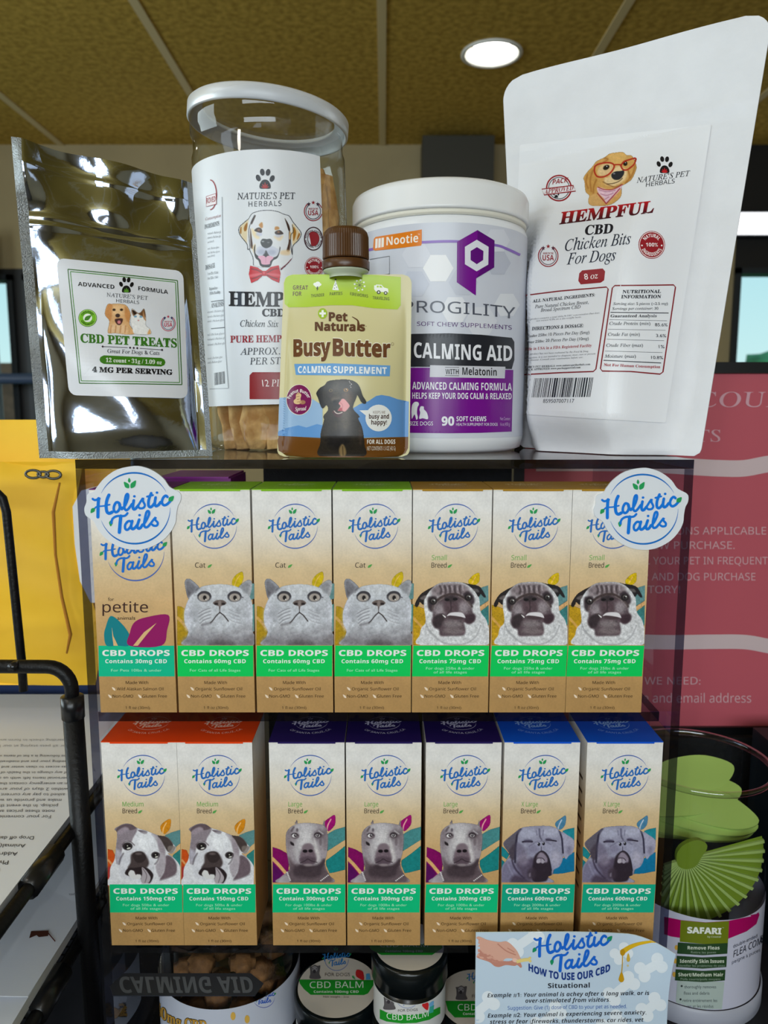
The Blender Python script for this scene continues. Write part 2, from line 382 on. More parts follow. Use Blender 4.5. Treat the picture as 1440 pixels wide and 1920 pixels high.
# ------------------------------------------------------------------ painted pictures for the printed portraits
class Paint:
    """a small colour picture, painted in the coordinates of one enlarged view (ox, oy, zoom) of the print"""
    def __init__(s, ox, oy, z, x0, y0, x1, y1, res=1.5):
        s.o = (ox, oy, z); s.st = z/res; s.w = int((x1-x0)/s.st)+1; s.h = int((y1-y0)/s.st)+1; s.x0, s.y0 = x0, y0
        s.X, s.Y = np.meshgrid(x0+np.arange(s.w)*s.st, y0+np.arange(s.h)*s.st)
        s.rgb = np.zeros((s.h, s.w, 3)); s.a = np.zeros((s.h, s.w))
        s.rs = np.random.RandomState(5)
    def _bb(s, p, m):
        x0, y0 = p.min(0)-m; x1, y1 = p.max(0)+m
        i0 = max(0, int((x0-s.x0)/s.st)); i1 = min(s.w, int((x1-s.x0)/s.st)+2); j0 = max(0, int((y0-s.y0)/s.st)); j1 = min(s.h, int((y1-s.y0)/s.st)+2)
        return slice(j0, max(j0, j1)), slice(i0, max(i0, i1))
    def _apply(s, sl, cov, col, a, clip):
        if cov.size == 0: return s
        c = np.clip(cov, 0, 1)*a
        if clip: c = c*(s.a[sl] > .5)
        s.rgb[sl] = s.rgb[sl]*(1-c[..., None])+np.array(col, float)*c[..., None]
        if not clip: s.a[sl] = np.maximum(s.a[sl], c)
        return s
    def poly(s, p, col, soft=8, a=1.0, clip=True, smooth=True, n=5):
        p = pts(p) if isinstance(p, str) else p
        p = catmull(p, n) if smooth else np.array(p, float)
        sl = s._bb(p, soft); x = s.X[sl]; y = s.Y[sl]; ins = np.zeros(x.shape, bool); d2 = np.full(x.shape, 1e12)
        for i in range(len(p)):
            (ax, ay), (bx, by) = p[i], p[(i+1) % len(p)]; ex, ey = bx-ax, by-ay; L = ex*ex+ey*ey+1e-9
            t = np.clip(((x-ax)*ex+(y-ay)*ey)/L, 0, 1); d2 = np.minimum(d2, (x-ax-t*ex)**2+(y-ay-t*ey)**2)
            if ay != by: ins ^= ((ay > y) != (by > y)) & (x < ex*(y-ay)/(by-ay)+ax)
        d = np.sqrt(d2); d = np.where(ins, -d, d); return s._apply(sl, .5-d/max(soft, s.st), col, a, clip)
    def ell(s, cx, cy, rx, ry, col, soft=8, a=1.0, rot=0, clip=True):
        q = np.linspace(0, 2*PI, 22, endpoint=False); c, d = math.cos(math.radians(rot)), math.sin(math.radians(rot)); x = rx*np.cos(q); y = ry*np.sin(q)
        return s.poly(list(zip(cx+x*c-y*d, cy+x*d+y*c)), col, soft, a, clip, False)
    def line(s, p, w, col, soft=6, a=1.0, clip=True, smooth=True):
        p = pts(p) if isinstance(p, str) else p
        p = catmull(p, 5, False) if smooth and len(p) > 2 else np.array(p, float)
        sl = s._bb(p, soft+w); x = s.X[sl]; y = s.Y[sl]; d2 = np.full(x.shape, 1e12)
        for i in range(len(p)-1):
            (ax, ay), (bx, by) = p[i], p[i+1]; ex, ey = bx-ax, by-ay; L = ex*ex+ey*ey+1e-9
            t = np.clip(((x-ax)*ex+(y-ay)*ey)/L, 0, 1); d2 = np.minimum(d2, (x-ax-t*ex)**2+(y-ay-t*ey)**2)
        return s._apply(sl, .5-(np.sqrt(d2)-w/2)/max(soft, s.st), col, a, clip)
    def fur(s, amt=.12, cell=40, box=None):
        amt *= .42
        def ns(c):
            k = max(2, int(c/s.st)); g = s.rs.randn(s.h//k+3, s.w//k+3)
            yy = np.arange(s.h)/k; xx = np.arange(s.w)/k; j = yy.astype(int); i = xx.astype(int); fy = (yy-j)[:, None]; fx = (xx-i)[None]
            return (g[j][:, i]*(1-fy)*(1-fx)+g[j+1][:, i]*fy*(1-fx)+g[j][:, i+1]*(1-fy)*fx+g[j+1][:, i+1]*fy*fx)
        m = 1+amt*(ns(cell)*.6+ns(cell*.45)*.6+ns(cell*.2)*.4)
        if box: k = ((s.X > box[0]) & (s.X < box[2]) & (s.Y > box[1]) & (s.Y < box[3])); m = np.where(k, m, 1)
        s.rgb *= m[..., None]; return s
    def into(s, pr, layer=1):
        ox, oy, z = s.o; rgb = np.clip(s.rgb, 0, 255); a = s.a
        v = np.stack([ox+s.X.ravel()/z, oy+s.Y.ravel()/z], 1); keep = (a[:-1, :-1]+a[1:, :-1]+a[:-1, 1:]+a[1:, 1:]) > 2.0
        J, I = np.nonzero(keep); q = J*s.w+I; f = np.stack([q, q+s.w, q+s.w+1, q+1], 1)
        # bleed colour into uncovered corners
        c = rgb.copy(); bad = a < .35
        for _ in range(2):
            for dy, dx in ((0, 1), (0, -1), (1, 0), (-1, 0)):
                sh = np.roll(c, (dy, dx), (0, 1)); sb = np.roll(bad, (dy, dx), (0, 1)); m = bad & ~sb; c[m] = sh[m]; bad = bad & ~m
        used = np.unique(f); rm = -np.ones(len(v), int); rm[used] = np.arange(len(used))
        pr.raw(v[used], [tuple(t) for t in rm[f]], c.reshape(-1, 3)[used], layer); return pr
# ------------------------------------------------------------------ the maker's round script logo, drawn once in its own square
BLUE = (28, 112, 205); LEAFG = (40, 155, 85); SKY = (0, 118, 220)
def logo(pr, ox, oy, z, blue=BLUE, green=LEAFG, ringc=(75, 105, 180), L=2, ring=True, fat=1.22, small=False):
    """drawn on a 1440-wide sheet; (ox, oy) is its top left in pixels, z its units per pixel"""
    old = pr.o; pr.crop(ox, oy, z); n = 2 if small else 4
    def B(p, w, lay=L): pr.brush(p, w*fat, blue, lay, n)
    if ring:
        pr.arc(730, 597, 488, 478, 28, 155, 24, ringc, L-1, True); pr.arc(738, 597, 480, 478, 200, 361, 24, ringc, L-1, True)
    B('172,470 205,487 265,466', 26); B('252,466 245,580 243,715', 36); B('195,604 230,575 320,566 402,548', 18)
    B('392,418 366,480 354,560 364,640 395,666 436,648', 36)
    B('528,525 492,517 462,565 458,622 487,650 525,622 542,565 528,525 545,585 580,590', 30)
    B('566,610 612,555 650,455 646,406 622,422 605,500 600,590 625,624 660,598 702,540', 28)
    B('727,492 715,560 721,606 747,606 786,560', 32); pr.ell(735, 436, 19, 17, blue, L)
    B('786,560 850,462 852,500 876,555 856,592 812,598 795,585', 26)
    B('962,395 930,480 925,555 947,582 977,566 1012,520', 32); B('905,440 985,420', 22)
    B('1022,452 1010,530 1026,568 1060,552 1087,515', 32); pr.ell(1040, 386, 19, 17, blue, L)
    B('1182,445 1156,427 1120,462 1107,520 1135,556 1180,540 1226,492', 30)
    pr.leaf(1200, 505, 1268, 432, 62, green, L); pr.leaf(196, 594, 146, 662, 52, green, L)
    B('425,795 440,740 500,703 600,700 642,664', 26); B('552,702 542,800 532,922', 38)
    pr.leaf(420, 760, 415, 842, 48, green, L)
    B('694,778 652,772 612,820 612,872 642,888 682,845 702,780', 28); B('706,770 690,840 706,876 736,866 772,825', 32)
    B('800,752 775,830 786,868 816,862 846,818', 32); pr.ell(805, 690, 19, 17, blue, L)
    B('846,830 892,768 932,680 926,636 900,648 880,720 866,810 880,852 916,846 952,806', 28)
    B('952,806 1020,720 1016,752 1050,792 1040,828 1000,833 976,818', 26)
    pr.leaf(662, 326, 594, 240, 58, green, L); pr.leaf(688, 326, 755, 222, 62, green, L); pr.leaf(667, 252, 664, 186, 34, green, L)
    pr.o = old
KRAFT = (206, 165, 118)
# ------------------------------------------------------------------ printed animal portraits
def cat_picture():
    P = Paint(330, 1070, 9, 18, 10, 1322, 1262)
    P.poly('18,595 90,605 140,640 200,760 205,1010 190,1262 18,1262', (178, 142, 22), 10, clip=False, smooth=False)
    P.line('20,790 110,880 200,990', 50, (205, 160, 85), 10)
    P.poly('1235,215 1322,215 1322,470 1240,500', (100, 140, 140), 8, clip=False, smooth=False)
    P.poly('1285,570 1322,560 1322,1025 1285,1030', (52, 118, 108), 8, clip=False, smooth=False)
    P.poly('1108,15 1000,80 945,170 952,255 1000,278 1070,262 1122,180 1138,90', (205, 175, 10), 8, clip=False)
    P.line('1070,85 1015,170 985,260', 16, (235, 190, 90), 6)
    P.poly('205,470 150,260 150,170 190,135 260,155 395,290 300,400', (150, 150, 158), 12, clip=False)
    P.poly('1055,290 1150,190 1220,155 1275,180 1278,290 1235,445 1150,400', (165, 165, 170), 12, clip=False)
    P.poly('160,1262 185,1120 205,1010 150,900 135,760 150,640 205,490 290,390 410,280 560,240 740,228 900,240 1060,285 1180,370 1240,440 1285,560 1292,760 1285,1000 1290,1262', (196, 198, 205), 10, clip=False)
    P.poly('195,420 170,260 185,180 240,190 330,290 250,400', (120, 118, 125), 40); P.poly('200,440 190,330 240,380', (85, 80, 85), 40, .7)
    P.poly('340,300 400,290 330,370', (90, 88, 95), 30, .7); P.poly('1110,290 1210,200 1240,270 1180,390', (135, 135, 140), 40, .8)
    P.ell(720, 330, 250, 110, (205, 206, 210), 160, .6); P.ell(200, 760, 60, 260, (215, 215, 228), 90, .7); P.ell(1240, 760, 60, 260, (205, 205, 215), 80, .6)
    P.ell(330, 740, 120, 120, (150, 150, 158), 160, .5); P.ell(1080, 700, 120, 120, (160, 160, 168), 160, .4)
    P.poly('420,930 700,1010 1000,960 1280,900 1280,1262 200,1262 260,1060', (158, 156, 162), 120, .8)
    P.poly('180,1262 220,1100 500,1150 760,1090 1050,1150 1290,1080 1290,1262', (126, 121, 126), 110, .85)
    P.poly('560,1262 760,1180 1000,1262', (84, 76, 78), 90, .75); P.poly('1100,1262 1290,1080 1290,1262', (120, 115, 118), 60, .7)
    P.fur(.16, 60)
    for cx, cy, r in ((475, 440, 1), (985, 440, -1)):
        P.ell(cx, cy, 118, 86, (60, 56, 60), 26, .95); P.ell(cx-4*r, cy+12, 92, 66, (178, 168, 160), 16); P.ell(cx-r*4, cy+10, 60, 60, (150, 138, 130), 30, .6)
        P.ell(cx+8, cy+16, 30, 38, (30, 24, 24), 14); P.ell(cx+26, cy+44, 10, 9, (245, 245, 240), 8)
        P.line([(cx-105, cy-20), (cx-60, cy-72), (cx+10, cy-86), (cx+80, cy-62), (cx+108, cy-5)], 22, (55, 52, 58), 12)
    P.line('1085,440 1130,452', 16, (90, 88, 95), 12)
    P.poly('620,545 690,498 790,498 850,545 800,580 740,600 680,585', (105, 92, 88), 14); P.ell(675, 560, 34, 20, (40, 30, 30), 14); P.ell(798, 560, 34, 20, (40, 30, 30), 14)
    P.poly('715,520 760,520 745,640 725,640', (135, 122, 118), 16); P.line('738,610 738,700', 12, (70, 60, 62), 10)
    P.line('738,705 680,760 620,840 580,880', 18, (60, 52, 52), 12); P.line('738,705 800,750 850,810 880,850', 18, (60, 52, 52), 12)
    P.line('580,880 500,900 440,912', 34, (105, 100, 105), 40, .7)
    for i in range(4):
        y = 640+i*55
        P.line([(380+i*10, y+90), (470, y+30), (580, y-10)], 12, (120, 118, 125), 12, .8); P.line([(370+i*10, y+110), (470, y+50), (590, y+8)], 10, (225, 225, 230), 12, .8)
        P.line([(890, y+10), (980, y+60), (1060+i*12, y+85)], 9, (135, 132, 140), 12, .6); P.line([(900, y+28), (990, y+76), (1080, y+105)], 8, (222, 222, 228), 10, .6)
    return P
def pug_picture():
    P = Paint(920, 1070, 9, 18, 20, 1300, 1258)
    P.poly('18,575 110,600 210,640 260,800 200,1258 18,1258', (190, 148, 25), 10, clip=False, smooth=False)
    P.line('18,790 90,870 170,960', 40, (210, 160, 80), 10)
    P.poly('1090,320 1200,275 1300,245 1300,500 1150,600 1090,500', (96, 138, 140), 8, clip=False, smooth=False)
    P.poly('1150,690 1300,580 1300,930 1150,800', (60, 125, 125), 8, clip=False, smooth=False)
    P.line('1130,650 1300,540', 60, (222, 172, 115), 8, clip=False)
    P.poly('1140,35 1050,70 965,160 968,215 1020,235 1080,238 1140,190 1155,100', (215, 180, 10), 8, clip=False); P.line('1080,110 1020,215', 18, (245, 190, 90), 6)
    P.poly('140,1258 130,1080 160,960 230,860 205,600 215,470 330,310 450,220 620,190 830,195 980,250 1090,340 1140,480 1165,700 1270,880 1262,1258', (214, 213, 216), 10, clip=False)
    P.poly('385,262 250,330 150,400 70,520 52,590 90,615 128,560 135,530 200,575 215,480 300,350', (38, 32, 32), 10, clip=False)
    P.poly('860,198 960,225 1090,245 1170,290 1250,430 1225,452 1190,420 1165,395 1125,440 1060,340 960,250', (38, 34, 36), 10, clip=False)
    P.poly('140,470 210,420 250,430 205,490', (120, 110, 110), 20, .8); P.poly('1030,310 1110,310 1140,360 1080,360', (110, 105, 105), 20, .8)
    P.poly('330,340 450,235 640,210 840,220 960,290 1000,400 930,420 640,380 380,470', (150, 138, 142), 60, .9)
    P.ell(650, 330, 300, 110, (120, 105, 110), 90, .7)
    for i, x in enumerate((480, 560, 640, 730, 820)):
        P.line([(x, 260), (x+25-8*i, 320), (x+10, 385)], 34, (62, 50, 54), 26, .75); P.line([(x+40, 265), (x+52, 330)], 22, (185, 172, 178), 22, .7)
    P.poly('270,470 340,430 420,450 440,560 350,690 280,640', (58, 46, 52), 36, .95); P.poly('870,390 960,350 1040,420 1060,530 1000,580 900,500', (58, 46, 52), 36, .95)
    P.poly('350,640 400,540 520,450 640,400 780,420 900,480 1000,590 1030,700 1075,760 1040,860 960,900 880,880 900,1000 860,1090 660,1100 480,1100 450,1000 380,960 330,860 350,760', (88, 72, 78), 36)
    P.line('350,650 385,550 500,450 640,400 790,410 920,490 1010,600', 44, (70, 56, 56), 22); P.line('375,640 410,560 520,475 640,425', 14, (125, 112, 110), 14, .8); P.line('790,435 900,500 990,610', 14, (125, 112, 110), 14, .8)
    P.ell(470, 660, 100, 110, (165, 155, 160), 90, .75); P.ell(880, 620, 100, 100, (165, 155, 160), 90, .75); P.ell(660, 620, 130, 110, (85, 66, 72), 60, .8)
    P.ell(660, 470, 110, 48, (60, 50, 54), 26); P.ell(600, 490, 40, 24, (22, 18, 20), 14); P.ell(735, 480, 42, 24, (22, 18, 20), 14); P.line('660,500 662,680', 8, (30, 22, 25), 8)
    P.poly('400,760 520,720 540,820 480,940 400,960 350,880', (55, 44, 48), 36, .9); P.poly('900,760 1030,740 1070,820 980,895 900,860', (60, 42, 50), 36, .9)
    P.ell(690, 900, 160, 70, (150, 140, 142), 80, .7); P.ell(690, 1020, 180, 60, (130, 118, 120), 60, .7)
    P.fur(.2, 46)
    P.poly('590,765 640,715 740,700 850,712 900,780 890,805 830,780 740,775 650,755', (226, 220, 224), 10); P.line('590,775 700,765 820,785 895,800', 10, (60, 45, 50), 10, .8)
    P.poly('512,740 570,775 558,795', (240, 235, 235), 8); P.poly('640,765 760,770 860,800 760,830 620,800', (75, 58, 62), 20, .8)
    for x, y in ((360, 515), (955, 450)):
        P.ell(x, y, 66, 60, (34, 28, 30), 16); P.ell(x+8, y-6, 36, 34, (120, 112, 108), 22, .9); P.ell(x+4, y+4, 22, 22, (25, 20, 22), 12); P.ell(x+22, y-14, 11, 10, (235, 235, 235), 8)
    P.line('260,1000 400,1130 540,1220 760,1250 940,1210 1080,1100 1160,930', 18, (160, 158, 162), 26, .8); P.line('230,880 290,1010 400,1110', 14, (150, 150, 154), 24, .7)
    return P
def bulldog_picture():
    P = Paint(200, 1520, 9.6, 20, 140, 1330, 1360)
    P.poly('20,690 110,710 150,800 150,1000 60,1360 20,1360', (200, 78, 22), 10, clip=False, smooth=False); P.poly('20,1010 90,1000 80,1360 20,1360', (165, 52, 52), 30, clip=False, smooth=False)
    P.line('30,890 90,960', 36, (215, 150, 95), 10)
    P.poly('1050,440 1180,385 1330,340 1330,580 1220,680 1080,560', (92, 138, 140), 8, clip=False, smooth=False); P.poly('1190,800 1330,690 1330,1010 1200,920', (45, 125, 122), 8, clip=False, smooth=False)
    P.poly('1145,150 1050,190 972,270 975,350 1020,412 1060,412 1130,340 1155,240', (212, 135, 22), 8, clip=False); P.line('1075,220 1025,310 1010,410', 20, (250, 195, 120), 6)
    P.poly('90,1360 60,1180 70,1020 140,880 160,720 185,480 180,380 140,330 230,270 330,232 450,245 550,310 720,360 920,440 1080,470 1200,600 1250,680 1180,770 1100,770 1220,860 1330,1030 1330,1360', (222, 221, 226), 10, clip=False)
    P.poly('185,470 150,400 140,320 240,262 330,232 450,245 555,320 480,480 440,560 320,560 230,900 180,950 160,760', (142, 130, 138), 26)
    P.poly('150,400 200,300 330,240 460,250 540,310 430,350 330,310 220,360', (98, 82, 88), 20); P.poly('200,360 330,290 400,340 230,430', (160, 145, 155), 24, .8)
    P.poly('560,345 720,370 715,420 650,410', (110, 98, 106), 18); P.poly('800,410 930,450 1040,640 1050,800 960,760 900,560', (158, 146, 154), 30)
    P.poly('920,440 1080,470 1190,590 1180,680 1110,740 1040,640 980,530', (72, 60, 58), 20); P.poly('1110,640 1240,650 1180,770 1110,740', (130, 118, 112), 20, .8)
    P.poly('1060,820 1180,840 1260,980 1240,1140 1080,1220 960,1240 1040,1080', (108, 92, 100), 30); P.poly('940,760 1050,800 1060,980 960,1200 880,1010 940,900', (170, 160, 168), 30, .9)
    P.ell(720, 520, 170, 120, (235, 235, 240), 100, .8)
    P.poly('220,960 260,850 400,730 560,680 700,720 800,860 860,1000 840,1180 820,1300 640,1320 480,1240 260,1180', (214, 213, 220), 24)
    P.poly('160,700 240,720 280,830 220,960 180,900', (185, 182, 195), 50, .8); P.line('300,770 250,860 225,960', 22, (80, 70, 76), 26, .8)
    P.ell(690, 620, 90, 120, (240, 240, 244), 90, .7)
    P.poly('440,790 540,740 660,745 740,860 760,960 700,1040 600,1060 430,1040 380,1020 430,930', (74, 62, 62), 34)
    P.poly('470,780 540,735 650,750 710,850 640,930 540,930 480,850', (52, 42, 42), 18); P.ell(575, 775, 60, 22, (108, 95, 95), 26, .8)
    P.poly('330,1130 390,1030 500,1030 640,1010 760,1050 840,1160 790,1290 740,1300 640,1260 560,1150 430,1180', (42, 32, 34), 18)
    P.fur(.1, 50)
    P.poly('390,1130 430,1070 500,1090 520,1140 610,1150 620,1210 560,1230 470,1220 410,1180', (218, 216, 216), 14); P.line('500,1080 530,1150', 14, (70, 50, 52), 10)
    P.poly('635,1020 700,1060 760,1140 790,1210 760,1290 660,1310 615,1250 640,1140', (176, 166, 172), 14); P.line('650,1040 720,1160 690,1290', 12, (105, 92, 98), 12)
    for x, y, r in ((375, 640, 1), (880, 800, .85)):
        P.ell(x, y, 92*r, 72*r, (50, 42, 44), 20); P.ell(x+4, y+4, 52*r, 48*r, (22, 18, 18), 10); P.ell(x+22*r, y+36*r, 36*r, 14*r, (225, 222, 214), 8, rot=-15); P.ell(x, y-8, 12, 11, (200, 195, 180), 8)
    P.line('280,610 340,555 430,560 500,620', 20, (100, 86, 92), 14, .8); P.line('870,960 920,900 940,800', 24, (110, 100, 106), 24, .8)
    P.line('960,1250 1100,1215 1250,1150', 16, (150, 145, 150), 24, .7)
    return P
def greydog_picture():
    P = Paint(500, 1510, 9, 100, 150, 1325, 1305)
    P.poly('100,700 220,740 330,800 380,900 370,1100 260,1305 100,1305', (128, 6, 92), 8, clip=False, smooth=False); P.poly('100,960 270,1150 180,1305 100,1305', (88, 10, 88), 10, clip=False, smooth=False)
    P.line('100,900 200,1000 310,1130', 56, (220, 172, 112), 8)
    P.poly('1030,480 1150,410 1325,360 1325,580 1200,660 1030,770', (72, 138, 140), 8, clip=False, smooth=False); P.poly('1000,930 1180,800 1325,680 1325,1085 1150,1130 1060,1145 1000,1010', (24, 128, 128), 8, clip=False, smooth=False)
    P.poly('1145,160 1050,215 985,270 985,350 1030,432 1080,415 1150,330 1162,240', (160, 10, 110), 8, clip=False); P.line('1085,235 1035,330 1018,425', 20, (240, 170, 170), 6)
    P.poly('470,310 512,235 525,310', (125, 112, 118), 8, clip=False, smooth=False); P.poly('945,330 975,230 985,340', (140, 128, 132), 8, clip=False, smooth=False)
    P.poly('200,1305 250,1200 380,1090 370,960 340,800 320,620 330,470 400,370 520,310 680,295 860,310 980,350 1025,470 1030,640 1020,800 985,950 1000,1060 1060,1180 1100,1305', (160, 150, 156), 10, clip=False)
    P.ell(640, 370, 190, 70, (195, 190, 194), 90, .9); P.poly('560,420 760,420 760,560 800,700 560,720 560,560', (208, 203, 205), 70, .9)
    P.poly('540,500 640,540 640,680 560,800 520,940 460,760', (200, 195, 198), 60, .7); P.poly('800,560 860,700 900,900 820,960 800,760', (212, 206, 206), 50, .8)
    P.ell(370, 560, 50, 170, (130, 118, 124), 60, .8); P.ell(990, 560, 45, 200, (125, 112, 118), 50, .7); P.ell(900, 500, 90, 80, (105, 92, 98), 70, .8)
    P.poly('370,880 480,990 620,1020 860,1040 980,920 1000,1060 1080,1305 300,1305 380,1090', (98, 82, 88), 60, .95); P.poly('480,1020 800,1060 940,1000 880,1200 500,1200', (62, 50, 56), 70, .8)
    P.poly('560,1000 680,1010 860,1000 960,900 985,960 900,1060 700,1070 560,1060', (58, 46, 52), 40, .8)
    P.poly('560,880 590,760 640,660 740,650 800,760 840,880 800,980 700,1000 590,980', (118, 100, 110), 40); P.poly('560,900 700,860 830,900 800,985 690,1000 590,980', (84, 68, 78), 40, .8)
    P.fur(.12, 45)
    P.ell(695, 700, 100, 50, (128, 112, 120), 40, .8); P.ell(648, 772, 40, 26, (24, 18, 22), 14); P.ell(742, 768, 38, 26, (24, 18, 22), 14); P.line('570,970 640,940 695,905 760,940 850,960', 12, (50, 38, 44), 12)
    P.ell(700, 1005, 70, 24, (160, 148, 150), 30, .7)
    P.poly('400,610 455,640 460,680 410,660', (38, 30, 34), 14); P.line('420,430 455,370', 34, (90, 78, 84), 24, .8); P.ell(515, 415, 20, 30, (85, 74, 82), 20, .8); P.ell(910, 620, 26, 60, (105, 92, 98), 26, .7)
    P.ell(480, 515, 70, 52, (100, 86, 92), 30, .9); P.ell(470, 510, 44, 32, (228, 224, 226), 10); P.ell(486, 508, 26, 26, (60, 48, 54), 10); P.ell(490, 500, 9, 9, (225, 225, 225), 6); P.line('420,500 450,475 500,478 530,510', 14, (50, 40, 46), 10)
    P.ell(865, 505, 66, 48, (72, 60, 66), 26, .9); P.ell(862, 508, 38, 28, (200, 194, 196), 10); P.ell(862, 505, 24, 24, (52, 42, 48), 8); P.ell(858, 498, 8, 8, (230, 230, 230), 6); P.line('810,490 850,465 910,490', 16, (46, 36, 42), 10); P.line('880,430 950,480', 20, (205, 200, 204), 16, .7)
    for k in range(6): P.ell(345+k*10, 1130+k*26, 15, 11, (225, 220, 220), 8); P.ell(1035-k*24, 1180+k*18, 13, 10, (225, 220, 220), 8)
    P.poly('210,1305 260,1210 350,1180 390,1305', (190, 184, 190), 40, .7)
    return P
def mastiff_picture():
    P = Paint(930, 1510, 9, 92, 160, 1325, 1305)
    P.poly('92,690 150,730 230,830 180,910 92,850', (28, 130, 140), 8, clip=False, smooth=False); P.poly('92,910 140,950 140,1080 92,1080', (20, 120, 130), 8, clip=False, smooth=False)
    P.poly('1120,430 1220,395 1325,375 1325,590 1150,600', (30, 135, 150), 8, clip=False, smooth=False); P.poly('960,1160 1000,1000 1120,900 1325,780 1325,1110 1120,1150', (14, 112, 155), 8, clip=False, smooth=False)
    P.poly('1170,170 1090,220 1005,290 1005,350 1060,408 1110,398 1165,330 1182,240', (75, 130, 165), 8, clip=False); P.line('1108,245 1065,330 1045,400', 18, (200, 210, 225), 6)
    P.poly('100,1305 100,1050 180,920 230,830 130,680 140,610 300,470 430,380 620,350 880,345 1010,380 1090,440 1200,500 1320,600 1300,780 1230,850 1180,905 1140,860 1110,960 1060,1040 980,1080 950,1170 880,1210 940,1305', (152, 150, 172), 10, clip=False)
    P.poly('130,670 150,600 300,470 420,390 400,460 340,560 340,760 300,920 240,880 200,800', (98, 92, 105), 20); P.poly('220,760 330,640 310,900 250,900', (70, 60, 72), 40, .8); P.line('420,400 360,490 340,640 330,800 320,960', 32, (46, 40, 58), 22)
    P.poly('1090,440 1200,500 1318,600 1300,780 1220,850 1180,905 1140,830 1110,640', (165, 162, 185), 16); P.line('1065,430 1110,560 1130,800', 26, (40, 36, 56), 18); P.ell(1230, 760, 50, 70, (120, 116, 138), 50, .7)
    P.ell(540, 470, 150, 80, (178, 178, 200), 90, .8); P.ell(920, 450, 140, 80, (186, 186, 208), 90, .8); P.line('730,400 740,520 770,580', 22, (90, 86, 108), 20, .9); P.line('680,430 690,500', 16, (110, 106, 128), 20, .8); P.line('800,420 790,500', 16, (110, 106, 128), 20, .8)
    P.poly('350,640 460,700 520,840 440,960 350,860', (112, 104, 126), 50, .8); P.poly('360,940 520,900 640,900 640,1200 480,1250 340,1120', (84, 72, 92), 70, .9); P.ell(460, 920, 90, 100, (150, 140, 160), 80, .6)
    P.poly('540,720 640,650 760,620 900,660 1000,760 1060,880 1060,1010 950,1080 900,1000 860,860 760,780 640,860 560,840', (158, 156, 180), 40, .95); P.ell(620, 740, 90, 80, (125, 120, 144), 70, .7); P.ell(1000, 900, 80, 120, (180, 174, 192), 80, .7)
    P.poly('640,880 700,800 780,770 860,830 910,940 940,1160 890,1210 830,1280 640,1290 600,1180 620,1000', (48, 38, 48), 28)
    P.poly('690,880 730,800 790,800 860,880 860,960 770,960 700,970', (140, 128, 145), 26); P.poly('685,930 730,890 750,960 690,970', (185, 176, 188), 16); P.poly('760,960 790,900 820,950 790,980', (165, 156, 170), 16); P.line('700,890 780,890 820,930', 12, (60, 48, 60), 12)
    P.ell(600, 1150, 70, 100, (66, 54, 66), 50, .8); P.poly('560,1150 585,1140 580,1200 555,1195', (150, 140, 158), 20, .7)
    P.poly('100,1305 110,1060 200,940 330,1000 420,1140 440,1305', (120, 114, 140), 50, .9); P.line('270,930 320,1060 400,1160 470,1230', 26, (60, 50, 70), 24, .9); P.line('190,960 240,1090 330,1250', 24, (150, 146, 172), 30, .8); P.poly('260,1305 300,1180 420,1200 640,1305', (72, 60, 78), 60, .9)
    P.fur(.1, 40)
    P.line('450,615 520,608 610,612', 26, (38, 30, 46), 14); P.ell(540, 600, 70, 26, (70, 62, 84), 30, .7); P.line('850,582 930,588 1015,602', 22, (38, 30, 46), 14); P.ell(880, 575, 50, 24, (70, 62, 84), 30, .7)
    P.ell(722, 655, 22, 28, (24, 20, 28), 12); P.ell(802, 645, 22, 28, (24, 20, 28), 12); P.ell(708, 645, 8, 8, (215, 215, 225), 6); P.ell(795, 632, 8, 8, (215, 215, 225), 6)
    P.line('560,690 640,640 700,610 830,605 920,660', 14, (110, 106, 128), 22, .7); P.line('765,700 765,770', 12, (70, 62, 80), 14); P.line('690,830 770,770 850,820 900,930 935,1100', 14, (30, 24, 34), 14)
    return P
